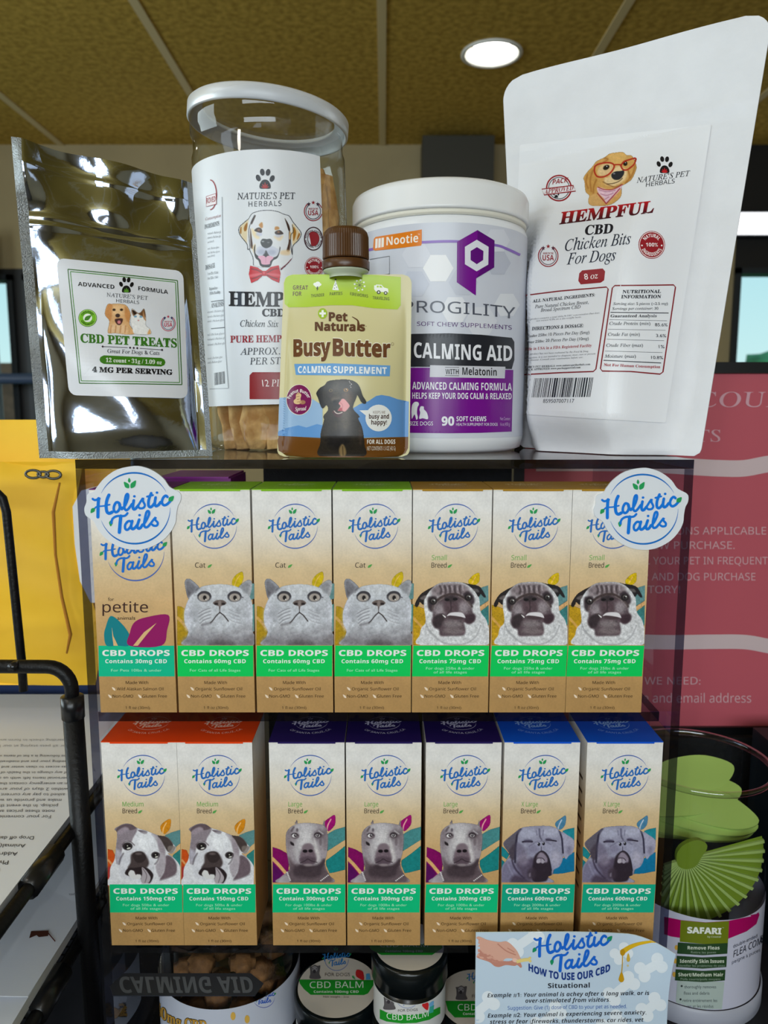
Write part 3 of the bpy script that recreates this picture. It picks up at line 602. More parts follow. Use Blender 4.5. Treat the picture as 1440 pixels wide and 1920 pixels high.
def blacklab_picture():
    P = Paint(580, 700, 12, 150, 120, 1300, 1870)
    P.poly('250,1870 250,1560 260,1330 330,1060 320,960 420,830 410,740 380,720 310,790 260,740 200,560 160,450 230,340 350,260 410,185 560,150 800,138 960,160 1080,230 1150,350 1200,500 1280,640 1240,690 1160,640 1080,490 1060,540 990,720 1000,820 1130,970 1100,1020 1180,1200 1220,1400 1240,1600 1210,1870', (46, 40, 34), 10, clip=False)
    P.poly('350,270 300,420 330,640 390,720 310,790 260,740 200,560 160,450 230,340', (30, 26, 26), 20); P.poly('960,170 1080,230 1200,500 1275,640 1240,690 1160,640 1060,450', (40, 38, 30), 24)
    P.ell(620, 400, 110, 200, (84, 76, 64), 120, .7); P.ell(860, 560, 110, 170, (92, 66, 42), 110, .7); P.ell(480, 450, 60, 110, (66, 54, 52), 70, .6); P.ell(720, 200, 160, 40, (74, 66, 62), 60, .6)
    P.ell(600, 590, 110, 60, (98, 86, 74), 70, .8); P.poly('540,620 700,600 680,740 560,720', (36, 32, 32), 40); P.ell(570, 640, 36, 30, (18, 16, 18), 16)
    P.ell(800, 1020, 120, 260, (78, 66, 44), 120, .6); P.ell(600, 1230, 60, 140, (72, 62, 46), 90, .5); P.ell(1150, 1400, 40, 220, (80, 62, 52), 60, .5); P.ell(650, 1500, 260, 200, (32, 30, 32), 160, .7)
    P.fur(.22, 60)
    P.ell(485, 385, 40, 32, (120, 100, 60), 20); P.ell(485, 385, 20, 20, (30, 24, 18), 10); P.ell(825, 375, 52, 38, (170, 120, 45), 20); P.ell(822, 375, 24, 24, (40, 28, 16), 10); P.ell(832, 362, 10, 10, (250, 245, 230), 6)
    P.poly('560,830 620,880 700,890 760,860 720,980 600,980 545,900', (70, 34, 40), 16); P.line('560,845 600,890 660,905 740,880', 16, (235, 225, 215), 8)
    P.poly('640,840 700,740 660,680 700,620 740,575 800,590 900,710 890,770 800,860 720,830', (226, 150, 152), 10); P.line('700,660 750,720 740,800', 14, (190, 105, 110), 16, .8); P.poly('650,830 720,770 740,850', (180, 60, 70), 14)
    for x, y in ((900, 185), (915, 215), (945, 240), (920, 280), (935, 315), (950, 250)): P.ell(x, y, 9, 9, (230, 225, 225), 6)
    P.poly('670,1700 740,1590 800,1650 830,1780 790,1870 700,1860', (150, 122, 80), 40, .9); P.line('750,1640 760,1850', 20, (70, 56, 40), 20, .8); P.line('560,850 520,880', 10, (120, 40, 45), 8)
    return P
def whitelab_picture():
    P = Paint(440, 380, 10.29, 60, 130, 1300, 1570)
    ol = (40, 42, 50)
    P.poly('270,315 330,220 400,185 520,155 680,150 830,175 950,225 1050,260 1120,370 1200,470 1280,590 1240,710 1120,840 1110,1000 1100,1090 900,1300 860,1240 560,1250 370,1210 350,1080 300,920 255,910 240,800 130,660 85,560 95,470 180,390', (224, 226, 230), 8, clip=False)
    P.poly('120,460 260,330 250,480 230,800 140,660', (226, 208, 168), 30, .9); P.poly('1110,420 1190,490 1260,600 1220,710 1120,820', (226, 204, 160), 30, .9)
    P.poly('205,430 250,390 235,520 195,555 180,500', (160, 105, 35), 14); P.poly('110,490 135,470 130,600 105,580', (165, 115, 50), 12); P.poly('1130,480 1175,530 1180,620 1130,740', (170, 115, 40), 14); P.poly('1235,590 1260,620 1210,720 1200,690', (165, 110, 45), 12)
    P.poly('370,270 410,250 345,400 320,420 330,340', (60, 36, 24), 10); P.poly('965,300 1040,420 1070,530 1040,545 1000,420', (58, 34, 22), 10); P.poly('305,500 335,700 355,880 310,840', (70, 42, 26), 12); P.poly('1045,560 1075,600 1060,920 1000,930 1040,760', (74, 44, 28), 12); P.poly('1060,560 1090,600 1085,700 1050,700', (215, 180, 125), 14)
    P.poly('470,430 530,380 545,470 510,490', (190, 130, 55), 20); P.poly('780,470 840,465 860,510 780,530', (190, 130, 55), 20); P.poly('340,500 480,660 430,700 350,620', (238, 215, 165), 40, .9); P.poly('760,650 930,640 880,730 810,710', (236, 208, 160), 40, .8); P.poly('900,930 1060,920 1050,1010 890,1000', (230, 200, 155), 40, .8); P.poly('340,880 400,800 400,1000', (235, 210, 160), 30, .8)
    P.ell(470, 610, 60, 40, (185, 190, 215), 40, .7); P.ell(840, 640, 60, 36, (185, 190, 215), 40, .7)
    P.poly('380,540 430,490 490,485 530,530 520,580 460,575', (52, 34, 24), 10); P.ell(465, 528, 26, 20, (130, 85, 45), 10); P.poly('775,570 820,540 880,535 940,600 870,620 790,610', (52, 34, 24), 10); P.ell(845, 566, 26, 20, (130, 85, 45), 10)
    P.ell(530, 930, 100, 80, (165, 172, 200), 60, .8); P.ell(700, 940, 100, 90, (165, 172, 200), 60, .8)
    P.poly('370,900 400,810 405,980 520,1040 600,920 690,1050 800,1040 850,960 870,850 880,900 830,1060 740,1120 690,1230 600,1245 500,1220 460,1120 400,1060', (26, 22, 26), 8); P.poly('410,930 480,860 590,900 560,1000 480,1030 410,980', (200, 203, 218), 30, .95); P.poly('620,900 720,870 850,900 840,980 790,1030 690,1030', (200, 203, 218), 30, .95); P.ell(520, 950, 70, 50, (160, 166, 190), 50, .7); P.ell(710, 960, 80, 50, (160, 166, 190), 50, .7)
    P.poly('450,1040 560,1025 600,1055 650,1025 750,1060 690,1130 670,1190 530,1190 500,1110', (226, 165, 190), 8); P.line('600,1060 600,1160', 10, (200, 130, 160), 12)
    P.poly('500,760 540,700 620,705 690,700 730,760 700,840 610,880 530,840', (44, 46, 48), 10); P.ell(545, 750, 26, 14, (150, 155, 158), 14); P.ell(650, 770, 26, 12, (110, 112, 116), 14)
    P.poly('880,1280 1000,1180 1095,1080 1108,1110 1020,1210 890,1310', (105, 26, 48), 8)
    P.poly('520,1260 560,1240 630,1260 620,1310 540,1320', (205, 165, 90), 8); P.line('530,1270 560,1235 640,1255', 14, (60, 48, 50), 8)
    P.poly('300,1215 440,1250 540,1320 600,1320 700,1240 850,1210 885,1370 860,1550 720,1490 610,1410 540,1410 440,1500 320,1555 275,1380', (200, 22, 36), 8, clip=False, smooth=False)
    P.poly('285,1390 520,1360 530,1390 300,1440', (225, 110, 120), 30, .8); P.poly('620,1360 870,1380 865,1430 620,1390', (225, 110, 120), 30, .8); P.line('330,1280 430,1300 520,1345', 22, (110, 10, 22), 20, .9); P.line('340,1470 430,1440 520,1400', 22, (110, 10, 22), 20, .9); P.line('820,1270 720,1300 630,1350', 22, (110, 10, 22), 20, .9); P.line('820,1470 720,1440 630,1400', 22, (110, 10, 22), 20, .9)
    P.ell(570, 1365, 45, 50, (190, 25, 40), 10); P.ell(565, 1355, 18, 24, (225, 90, 100), 16)
    o = '270,315 330,220 400,185 520,155 680,150 830,175 950,225 1050,260 1120,370 1200,470 1280,590 1240,710 1120,840 1110,1000'
    P.line(o, 12, ol, 8, clip=False); P.line('270,315 180,390 95,470 85,560 130,660 240,800 255,905 290,890 300,940 355,1060 365,1210', 12, ol, 8, clip=False); P.line('385,240 310,400 275,560 300,880', 12, ol, 8); P.line('1110,430 1130,560 1080,640 1090,900 1110,1000', 12, ol, 8)
    return P
def glassesdog_picture():
    P = Paint(1080, 280, 10.286, 140, 55, 1200, 1110)
    P.poly('400,240 560,160 650,95 780,70 910,65 980,120 1060,125 1110,170 1170,330 1160,420 1080,590 960,680 890,730 880,900 790,1010 640,1090 400,1110 270,1080 240,1000 260,900 190,830 170,640 150,560 220,450 330,330', (208, 160, 92), 16, clip=False)
    P.poly('640,130 760,80 900,75 980,130 900,240 800,320 700,270', (222, 176, 104), 50, .9); P.poly('160,560 240,450 360,330 420,560 420,740 380,880 280,890 190,820', (200, 150, 80), 40, .9)
    for q in ('230,500 200,640 240,760', '330,420 280,600 300,820', '400,600 350,720 340,860', '560,180 620,200 540,260', '1010,420 1040,560 960,660', '1140,330 1120,430 1060,560'): P.line(q, 30, (160, 100, 44), 24, .7)
    P.poly('560,560 640,540 760,360 860,340 980,420 980,540 900,640 720,720 560,680', (232, 205, 160), 40, .9); P.poly('420,420 520,300 690,290 720,380 620,500 460,520', (226, 200, 160), 40, .7)
    P.poly('250,940 420,860 540,1040 400,1110 270,1080', (214, 168, 108), 30, .8); P.poly('760,930 880,800 880,900 720,1030', (214, 160, 96), 20, .8)
    P.poly('690,490 760,440 860,430 930,420 925,500 850,590 760,600 700,560', (40, 42, 50), 12); P.ell(740, 480, 22, 14, (130, 130, 140), 14); P.line('600,680 720,670 830,630 900,570', 14, (70, 45, 28), 12); P.line('530,640 620,690 760,740 880,690', 20, (130, 82, 40), 20, .8)
    P.ell(590, 360, 66, 44, (34, 26, 22), 14, rot=-30); P.ell(600, 338, 10, 10, (230, 230, 230), 6); P.ell(955, 285, 42, 46, (34, 26, 22), 14); P.ell(960, 270, 8, 8, (220, 220, 220), 6)
    P.poly('430,740 640,790 790,750 900,690 870,780 760,900 600,1050 540,960 430,840', (226, 190, 205), 12)
    for q in ('450,790 600,830 760,800', '480,870 600,900 720,860', '560,980 640,930'): P.line(q, 16, (165, 90, 125), 12, .7)
    P.line('430,740 540,785 680,790 790,755 900,690', 18, (170, 55, 52), 8, clip=False); P.line('420,860 520,980 590,1060 700,940 850,770', 20, (165, 42, 55), 8, smooth=False, clip=False)
    for q in ('370,340 430,300 560,270 680,275 740,320 720,400 640,490 540,540 430,540 380,490 360,420 370,340', '870,330 930,250 1040,210 1155,185 1130,290 1060,360 980,410 910,400 870,330'): P.line(q, 30, (176, 46, 32), 8, clip=False)
    P.line('735,310 800,305 870,310', 26, (176, 46, 32), 8)
    P.fur(.07, 40); return P
def goldencat_picture():
    P = Paint(100, 480, 5.538, 520, 490, 1030, 830, 2.0)
    P.poly('565,800 580,680 535,610 560,510 610,500 700,500 760,520 800,600 790,700 820,760 850,810 760,820 640,805', (222, 172, 118), 10, clip=False)
    P.poly('800,690 810,560 830,555 870,590 900,590 940,550 960,640 960,720 1000,760 1005,815 850,815 820,760', (238, 236, 234), 10, clip=False)
    P.poly('540,610 565,515 610,505 610,600 590,680', (204, 140, 82), 16); P.poly('745,530 795,600 785,690 745,640', (204, 140, 82), 16); P.ell(670, 570, 60, 60, (236, 196, 146), 40, .8); P.poly('600,720 740,720 760,815 590,800', (236, 200, 160), 40, .8)
    for x in (600, 650, 700, 750): P.line([(x, 730), (x-8, 800)], 12, (190, 125, 72), 10, .7)
    P.ell(630, 562, 16, 12, (50, 30, 20), 8); P.ell(707, 562, 16, 12, (50, 30, 20), 8); P.ell(668, 622, 24, 20, (60, 42, 38), 8); P.poly('640,660 720,655 700,715 660,712', (70, 36, 34), 8); P.ell(682, 690, 18, 18, (215, 130, 135), 8)
    P.poly('812,560 870,590 900,592 940,555 955,640 900,620 870,600 830,625', (110, 74, 48), 14); P.poly('820,575 835,570 860,600 840,610', (40, 30, 26), 8); P.poly('930,575 950,640 960,680 930,640', (190, 140, 95), 10); P.ell(850, 632, 16, 10, (120, 165, 195), 6); P.ell(908, 635, 16, 10, (120, 165, 195), 6); P.ell(882, 672, 9, 7, (215, 150, 150), 6); P.poly('975,810 1000,760 1008,815', (225, 170, 110), 14)
    P.fur(.07, 24); return P
# small stock marks
def paw(pr, cx, cy, r, col=(20, 22, 26), leafc=(70, 130, 40), L=2):
    for dx, dy, a in ((-.62, -.15, -.4), (-.25, -.68, -.15), (.27, -.66, .2), (.64, -.1, .45)): pr.ell(cx+dx*r, cy+dy*r, .21*r, .31*r, col, L, a, 14)
    pr.poly([(cx+a*r, cy+b*r) for a, b in ((0, 0), (.3, .12), (.5, .5), (.45, .8), (0, .82), (-.45, .8), (-.5, .5), (-.3, .12))], col, L, True)
    for k in (-2, -1, 0, 1, 2): q = k*.55; l = .55-.08*abs(k); pr.leaf(cx, cy+.8*r, cx+math.sin(q)*r*l, cy+.8*r-math.cos(q)*r*l, .14*r, leafc, L+1)
def star(pr, cx, cy, r, col, L=2):
    pr.poly([(cx+(r if k % 2 == 0 else r*.42)*math.sin(k*PI/5), cy-(r if k % 2 == 0 else r*.42)*math.cos(k*PI/5)) for k in range(10)], col, L)
def usa_seal(pr, cx, cy, r, col=(165, 30, 45), col2=None, L=2):
    c2 = col2 or col
    pr.arc(cx, cy, r, r*1.06, 130, 410, r*.1, col, L); pr.arc(cx, cy, r*.82, r*.87, 125, 415, r*.07, c2, L)
    for k in (-1, 0, 1): star(pr, cx+k*r*.5, cy-r*(.98 if k == 0 else .82), r*.24, (c2 if k else col), L)
    pr.text('MADE IN THE', cx-r*.52, cx+r*.52, cy-r*.18, r*.2, col, 'sb', L); pr.text('USA', cx-r*.58, cx+r*.58, cy+r*.45, r*.55, col, 'sb', L)
def natural_seal(pr, cx, cy, r, L=2):
    pr.ell(cx, cy, r, r*1.05, (150, 24, 38), L); pr.ring(cx, cy, r*.92, r*.97, r*.05, (240, 225, 225), L+1)
    pr.arctext('NATURAL', cx, cy, r*.58, 145, 35, r*.26, (245, 235, 235), 'sb', L+1); pr.arctext('INGREDIENTS', cx, cy, r*.84, 205, 335, r*.26, (245, 235, 235), 'sb', L+1, True)
    pr.text('100%', cx-r*.45, cx+r*.45, cy+r*.13, r*.28, (245, 235, 235), 'sb', L+1)
    for s_ in (-1, 1): pr.ell(cx+s_*r*.74, cy+r*.05, r*.06, r*.06, (245, 235, 235), L+1)
# ------------------------------------------------------------------ materials used by several things
M = {}
M['white_plastic'] = pbr('white_plastic', (232, 234, 238), .28, spec=.5)
M['black_plastic'] = pbr('black_plastic', (16, 17, 20), .3)
M['black_wire'] = pbr('black_coated_wire', (9, 9, 11), .45, spec=.3, bump=.15, bscale=500)
M['black_matte'] = pbr('black_cloth', (17, 19, 23), .75, noise=.4, nscale=300, bump=.3, bscale=800)
M['brown_plastic'] = pbr('brown_plastic', (82, 52, 26), .32)
M['clear'] = sheet_mat('clear_plastic', (.97, .98, .98), 1.45, .03)
M['acrylic'] = sheet_mat('acrylic_face', (.86, .87, .92), 1.49, .01)
M['edge'] = sheet_mat('acrylic_cut_edge', (.22, .23, .32), 1.55, .05, .3, 1.2, (90, 30, 60))
M['bevel'] = sheet_mat('acrylic_polished_corner', (.5, .52, .6), 1.6, .12, .5, 6.0, (140, 60, 90))
M['paper'] = pbr('white_paper', (226, 228, 232), .7, noise=.04, nscale=30)
# ------------------------------------------------------------------ the room
XL, XR, YB, YF, ZF, ZC = -2.5, 2.5, 3.0, -2.5, -1.4, 1.0
ceilm = pbr('ceiling_tile', (206, 172, 76), .9, noise=.25, nscale=55, bump=.5, bscale=90, col2=(172, 140, 52))
wallm = pbr('painted_wall', (172, 156, 118), .8, noise=.06, nscale=6)
darkw = pbr('dark_painted_wood', (30, 30, 32), .5)
floorm = pbr('floor_tile', (96, 90, 82), .5, noise=.3, nscale=3)
tbar = pbr('ceiling_grid_metal', (226, 208, 158), .6)
struct(MB().box((XL, YF, ZF-.05), (XR, YB, ZF)).obj('floor', floorm))
HOLES = [(*atZ(922, 99, ZC).xy, .0745), (-.9, -.6, .0745)]
cm_ = MB(); cr_ = [[Vector((x, y, 0)) for x, y in ((XL, YF), (XR, YF), (XR, YB+.12), (XL, YB+.12))]]
for hx, hy, hr in HOLES: cr_.append([Vector((hx+hr*math.cos(-2*PI*k/48), hy+hr*math.sin(-2*PI*k/48), 0)) for k in range(48)])
fl_ = [v for r_ in cr_ for v in r_]; cm_.add([(v.x, v.y, ZC) for v in fl_], tessellate_polygon(cr_)); cm_.box((XL, YF, ZC+.09), (XR, YB+.12, ZC+.12))
struct(cm_.obj('ceiling', ceilm))
g = MB()
for k in range(-4, 5): g.box((k*.61-.012-.006, YF, ZC-.004), (k*.61+.012-.006, YB, ZC+.001))
for k in (-2.0, -.8): g.box((XL, k-.012, ZC-.004), (XR, k+.012, ZC+.001))
struct(g.obj('trim_1', tbar))
# back wall: soffit, transom strip, window band, sill wall, posts between
bw = MB()
wins = [(-2.4, -1.44, -.62, .52), (-1.40, -.98, -.62, .52), (1.36, 2.42, .1, .545)]
tran = []
xs = sorted({XL, XR, *[w[0] for w in wins+tran], *[w[1] for w in wins+tran]})
zs = sorted({ZF, ZC, *[w[2] for w in wins+tran], *[w[3] for w in wins+tran]})
for i in range(len(xs)-1):
    for j in range(len(zs)-1):
        cx, cz = (xs[i]+xs[i+1])/2, (zs[j]+zs[j+1])/2
        if any(a < cx < b and c < cz < d for a, b, c, d in wins+tran): continue
        band = cz < .66 and (cx < -.86 or cx > 1.30); right = cx > 1.15 and cz < .8
        bw.box((xs[i], YB, zs[j]), (xs[i+1], YB+.1, zs[j+1]), 1 if (band or right) else 0, mis=None)
struct(bw.obj('wall_back', [wallm, darkw]))
struct(MB().box((XL-.1, YF, ZF), (XL, YB, ZC)).obj('wall_left', wallm))
struct(MB().box((XR, YF, ZF), (XR+.1, YB, ZC)).obj('wall_right', wallm))
struct(MB().box((XL, YF-.1, ZF), (XR, YF, ZC)).obj('wall_front', wallm))
framem = pbr('window_frame_metal', (40, 46, 52), .45)
for n, (a, b, c, d) in enumerate(wins+tran, 1):
    f = MB(); t = .022
    f.box((a, YB-.02, c), (a+t, YB+.06, d)).box((b-t, YB-.02, c), (b, YB+.06, d)).box((a, YB-.02, c), (b, YB+.06, c+t)).box((a, YB-.02, d-t), (b, YB+.06, d))
    if n == 3: f.box((1.56, YB, c), (1.60, YB+.05, d))
    o = struct(f.obj('window_%d' % n, framem))
    MB().box((a+t, YB+.02, c+t), (b-t, YB+.026, d-t)).obj('window_pane', M['clear'], o)
# blue grey rail and pipe by the left windows
o = tag(MB().tube([(XL, 2.86, .118), (-.9, 2.86, .118)], .02, 12).obj('grab_rail', pbr('blue_grey_paint', (74, 92, 122), .4)), 'blue grey horizontal rail crossing the left windows', 'rail')
o = tag(MB().tube([(-1.505, 2.9, ZF), (-1.505, 2.9, .66)], .036, 20).obj('support_pole', pbr('grey_pole_paint', (120, 126, 130), .4)), 'grey round pole in front of the left windows', 'pole')
# darker block hanging under the ceiling, behind the white tub
o = tag(MB().box((.14, 2.86, .5), (.40, 2.998, .985)).obj('wall_cabinet', pbr('dark_grey_panel', (62, 60, 52), .6), bevel=.008), 'dark grey box hung high on the back wall', 'cabinet')
# ceiling downlights
canm = pbr('downlight_white', (236, 236, 230), .4); bulb = emit_mat('downlight_lens', (255, 252, 244), 14)
def downlight(x, y, lab):
    t = thing('ceiling_light', lab, 'light', (x, y, ZC), 'recessed round downlights')
    R = .074
    MB().lathe([(R+.012, -.001), (R+.013, -.005), (R+.004, -.008), (R, -.004)], 48).obj('trim_ring', canm, t)
    MB().lathe([(R, -.004), (R-.004, .004), (R-.016, .040)], 48).obj('baffle', bulb if False else canm, t)
    MB().disc(R-.017, .030, 40, up=False).obj('lens', bulb, t)
    l = light('downlight_lamp', 'SPOT', (x, y, ZC-.012), 9, (1.0, .93, .8), size=.06); l.data.spot_size = 2.6; l.data.spot_blend = .8; l.parent = t; l.location = (0, 0, -.012)
    return t
pd = atZ(922, 99, ZC); pd = (pd.x, pd.y)
# the ceiling opening for the can
downlight(*pd, 'recessed round downlight glowing white in the tan ceiling')
# unseen second fitting, added above and behind the photographer for ambient fill
downlight(-.9, -.6, 'recessed round downlight in the ceiling behind the photographer')
# linear lamps high on the back wall, either side of the middle pier
stripm = emit_mat('strip_diffuser', (250, 252, 255), 1.6)
for a_, b_, lab in ((1.30, 2.42, 'white linear lamp above the right window'), (-1.10, -.67, 'white linear lamp high on the wall between the silver pouch and the jar')):
    t = thing('strip_light', lab, 'light', ((a_+b_)/2, YB, .70), 'linear lamps on the back wall'); w_ = (b_-a_)/2
    MB().box((-w_, -.05, -.045), (w_, -.0005, .045)).obj('housing', framem, t); MB().box((-w_+.006, -.056, -.040), (w_-.006, -.0505, .040)).obj('diffuser', stripm, t)
# unseen ceiling panels added for fill and white streaks in the foil pouch
panm = emit_mat('fill_panel_glow', (232, 244, 255), 3.4)
for k, (x_, y_, lab) in enumerate(((-1.3, -.3, 'added unseen fill panel on the ceiling over the left of the counter'), (-.3, -1.5, 'added unseen fill panel on the ceiling behind the photographer'))):
    t = thing('added_fill_panel', lab, 'light', (x_, y_, ZC), 'added ceiling fill panels')
    MB().box((-.17, -.61, -.012), (.17, .61, -.001)).obj('housing', canm, t); MB().box((-.15, -.59, -.014), (.15, .59, -.0125)).obj('diffuser', panm, t)
# outside
gm = pbr('lawn', (120, 150, 90), .9, noise=.3, nscale=3)
struct(MB().box((-14, 3.3, -1.7), (14, 30, -1.6)).obj('ground', gm))
leafm = pbr('tree_leaves', (96, 150, 92), .8, noise=.5, nscale=4, bump=.6, bscale=6)
barkm = pbr('tree_bark', (92, 74, 56), .9)
def tree(x, y, z, r, lab):
    t = thing('tree', lab, 'tree', (x, y, -1.6), 'trees outside the windows')
    bm = bmesh.new(); bmesh.ops.create_icosphere(bm, subdivisions=4, radius=r)
    rs = random.Random(int(x*100))
    ph = [(rs.uniform(2, 6), rs.uniform(0, 6), rs.uniform(2, 6), rs.uniform(0, 6)) for _ in range(4)]
    for v in bm.verts:
        d = v.co.normalized(); k = 1+.16*sum(math.sin(a*d.x*2+b)*math.sin(c*d.z*2+e) for a, b, c, e in ph); v.co = Vector((d.x*r*k, d.y*r*k*.8, d.z*r*k*.8+z+1.6))
    for f in bm.faces: f.smooth = True
    me = bpy.data.meshes.new('crown'); bm.to_mesh(me); bm.free(); me.materials.append(leafm)
    o = bpy.data.objects.new('crown', me); COL.objects.link(o); o.parent = t
    MB().tube([(0, 0, 0), (.05, 0, z+1.6)], [.12, .06], 10).obj('trunk', barkm, t)
tree(3.9, 7.5, .15, .55, 'round green tree outside the right window'); tree(5.2, 8.2, .1, .6, 'further green tree outside the right window')
tree(-4.3, 9, -.2, .8, 'pale green tree outside the left windows')
pier = tag(MB().box((-3.55, 6.8, -1.6), (-2.95, 7.2, .42)).obj('brick_pier', pbr('red_brick', (120, 82, 66), .9, noise=.3, nscale=12)), 'brown brick pier outside the left windows', 'pier')

# ------------------------------------------------------------------ counter and things behind the display
DZ = -.3735
deskm = pbr('counter_laminate', (38, 38, 42), .4, noise=.3, nscale=20)
ct = thing('shop_counter', 'dark laminate shop counter carrying the acrylic display', 'counter', (0, .45, ZF))
MB().box((-.95, -.29, -DZ*0+DZ-ZF-.03), (1.15, .45, DZ-ZF)).obj('worktop', deskm, ct, bevel=.004)
MB().box((-.9, -.22, 0), (1.1, .4, DZ-ZF-.03)).obj('base', darkw, ct)
# pink sign
SY = .56
sx0, sx1 = .105, .50; stop, sbot = atY(1400, 700, SY).z, atY(1400, 1361, SY).z
sg = thing('counter_sign', 'pink glossy countertop sign with white wave bands and black frame', 'sign', ((sx0+sx1)/2, SY, sbot))
b0 = Vector(((sx0+sx1)/2, SY, sbot))
sb = MB().box((sx0-b0.x, 0, 0), (sx1-b0.x, .004, stop-sbot), 0)
sb.c = [tuple(lin((192, 92, 104)))]*len(sb.v)
pr = Print(surf_plane(SY), off=.0002, step=.0001); WV = (212, 190, 192)
pr.ribbon([(1005, 868), (1150, 868), (1250, 872), (1310, 876), (1350, 878), (1395, 878), (1440, 870), (1500, 864), (1580, 868), (1740, 898)], 31, WV, 1)
pr.ribbon([(1005, 1195), (1150, 1201), (1250, 1204), (1340, 1203), (1400, 1204), (1470, 1214), (1600, 1210), (1740, 1198)], 27, WV, 1)
TX = (214, 172, 178)
pr.text('DISCOUNTS', 1205, 1545, 763, 28, (214, 165, 176), 'sf'); pr.text('PRODUCTS', 1120, 1350, 828, 22, (214, 165, 176), 'sf')
pr.text('CAN BE COMBINED, SOME RESTRICTIONS APPLICABLE', 900, 1436, 1002, 14, TX, 's', off=.006); pr.text('ONLY WITH A NEW PURCHASE.', 1060, 1377, 1029, 14, TX, 's', off=.006)
pr.text('ENROLL YOUR PET IN FREQUENT', 1150, 1439, 1058, 14, TX, 's', off=.006); pr.text('SHOPPER AND DOG PURCHASE', 1130, 1416, 1088, 14, TX, 's', off=.006); pr.text('HISTORY!', 1180, 1275, 1112, 14, TX, 's', off=.006)
pr.text('WE NEED:', 1208, 1313, 1283, 14, TX, 's', off=.006); pr.text('name, phone and email address', 1085, 1408, 1317, 17, TX, 's', off=.01)
for it in pr.items: pass
pr.into(sb, 0, b0)
signm = ink_mat('glossy_sign_print', .3, .3)
sb.obj('board', signm, sg)
fr = MB(); w_, h_ = (sx1-sx0), stop-sbot
fr.box((sx0-b0.x-.008, -.003, h_), (sx1-b0.x+.008, .010, h_+.008)).box((sx0-b0.x-.008, -.003, -.006), (sx1-b0.x+.008, .010, 0)).box((sx0-b0.x-.008, -.003, 0), (sx0-b0.x, .010, h_)).box((sx1-b0.x, -.003, 0), (sx1-b0.x+.008, .010, h_))
fr.obj('frame', M['black_plastic'], sg, bevel=.001)
o = tag(MB().box((.13, .552, DZ), (.56, .70, sbot-.0062)).obj('storage_box', M['black_matte'], bevel=.006, seg=3), 'black fabric box under the pink sign, behind the comb tub', 'box')
o = tag(MB().box((-.085, .525, DZ), (.09, .55, -.031)).obj('black_board', M['black_matte'], bevel=.003), 'black upright board close behind the acrylic display', 'board')
o = tag(MB().box((.27, .40, DZ), (.36, .52, -.23)).obj('dark_case', pbr('dark_teal_case', (14, 26, 32), .5), bevel=.01, seg=3), 'dark case at the right edge beside the comb tub', 'case')
# manila envelope with bent flap, clasp
EY = .50
em = pbr('manila_paper', (250, 202, 50), .6, noise=.12, nscale=12, bump=.25, bscale=25, col2=(240, 186, 36))
e1 = thing('padded_envelope', 'yellow padded envelope standing in the wire rack, flap fastened', 'envelope', (-.26, EY, -.19))
eb = Vector((-.26, EY, -.19))
def envgrid(f, nx=30, nz=24):
    return [[f(i/(nx-1), j/(nz-1)) for i in range(nx)] for j in range(nz)]
def puff(s, t): return (max(0, math.sin(PI*s))**.5)*(max(0, math.sin(PI*t))**.5)
x0, x1 = -.40, atY(163, 1000, EY).x; z1 = atY(80, 866, EY).z; z0 = -.19
mb = MB(); wr = lambda s, t: .0018*math.sin(9*s+3*t)+.0012*math.sin(23*s*t+5)
right = lambda t: x1 + .006*math.sin(7*t)-.004*t
F1 = envgrid(lambda s, t: (x0+(right(t)-x0)*s-eb.x, -.016*puff(s, t)-wr(s, t)*1.2, (z0+(z1-z0)*t)-eb.z))
F2 = envgrid(lambda s, t: (x0+(right(t)-x0)*s-eb.x, .012*puff(s, t), (z0+(z1-z0)*t)-eb.z))
mb.grid(F1).grid(F2, flip=True); mb.obj('envelope_body', em, e1)
# folded flap band along the right, torn edge showing white lining
rb = [atY(x, y, EY-.018)-eb for x, y in ((112, 905), (100, 960), (104, 1040), (116, 1120), (132, 1190), (125, 1225))]
MB().tube(rb, [.0006, .0011, .0009, .001, .0012, .0006], 8).obj('torn_edge', pbr('torn_manila', (176, 116, 30), .8), e1)
ln = MB(); q = [atY(x, y, EY-.006)-eb for x, y in ((152, 920), (136, 950), (140, 1020), (150, 1090), (170, 1130), (190, 1130), (190, 910))]
ln.add([(p.x, p.y, p.z) for p in q], [tuple(range(7))]); ln.obj('white_lining', M['paper'], e1)
cl = MB()
for k, cx in ((0, 62), (1, 81), (2, 100)):
    c = atY(cx, 889+k*.6, EY-.0185)-eb; R = .0042 if k != 1 else .003
    cl.tube([(c.x+R*1.15*math.cos(a), c.y, c.z+R*.62*math.sin(a)) for a in np.linspace(0, 2*PI, 17)[:-1]], .0009, 6, close=True)
cl.obj('metal_clasp', pbr('dull_zinc', (92, 92, 88), .4, .9), e1)
e2 = thing('padded_envelope', 'plain yellow envelope behind the clasped one, rising above it', 'envelope', (-.30, EY+.03, -.19))
MB().grid(envgrid(lambda s, t: (-.10+s*(atY(242, 800, EY+.03).x+.30+.10), -.008*puff(s, t), t*(atY(60, 787, EY+.03).z+.19)))).grid(envgrid(lambda s, t: (-.10+s*(atY(242, 800, EY+.03).x+.40), .006*puff(s, t), t*(atY(60, 787, EY+.03).z+.19))), flip=True).obj('envelope_body', em, e2)
# small dark and blue odds and ends behind the rack
o = tag(MB().box((-.34, .57, DZ), (-.15, .62, -.176)).obj('binder', pbr('blue_binder', (20, 40, 84), .5), bevel=.003), 'blue binder behind the wire rack, mostly hidden', 'binder')
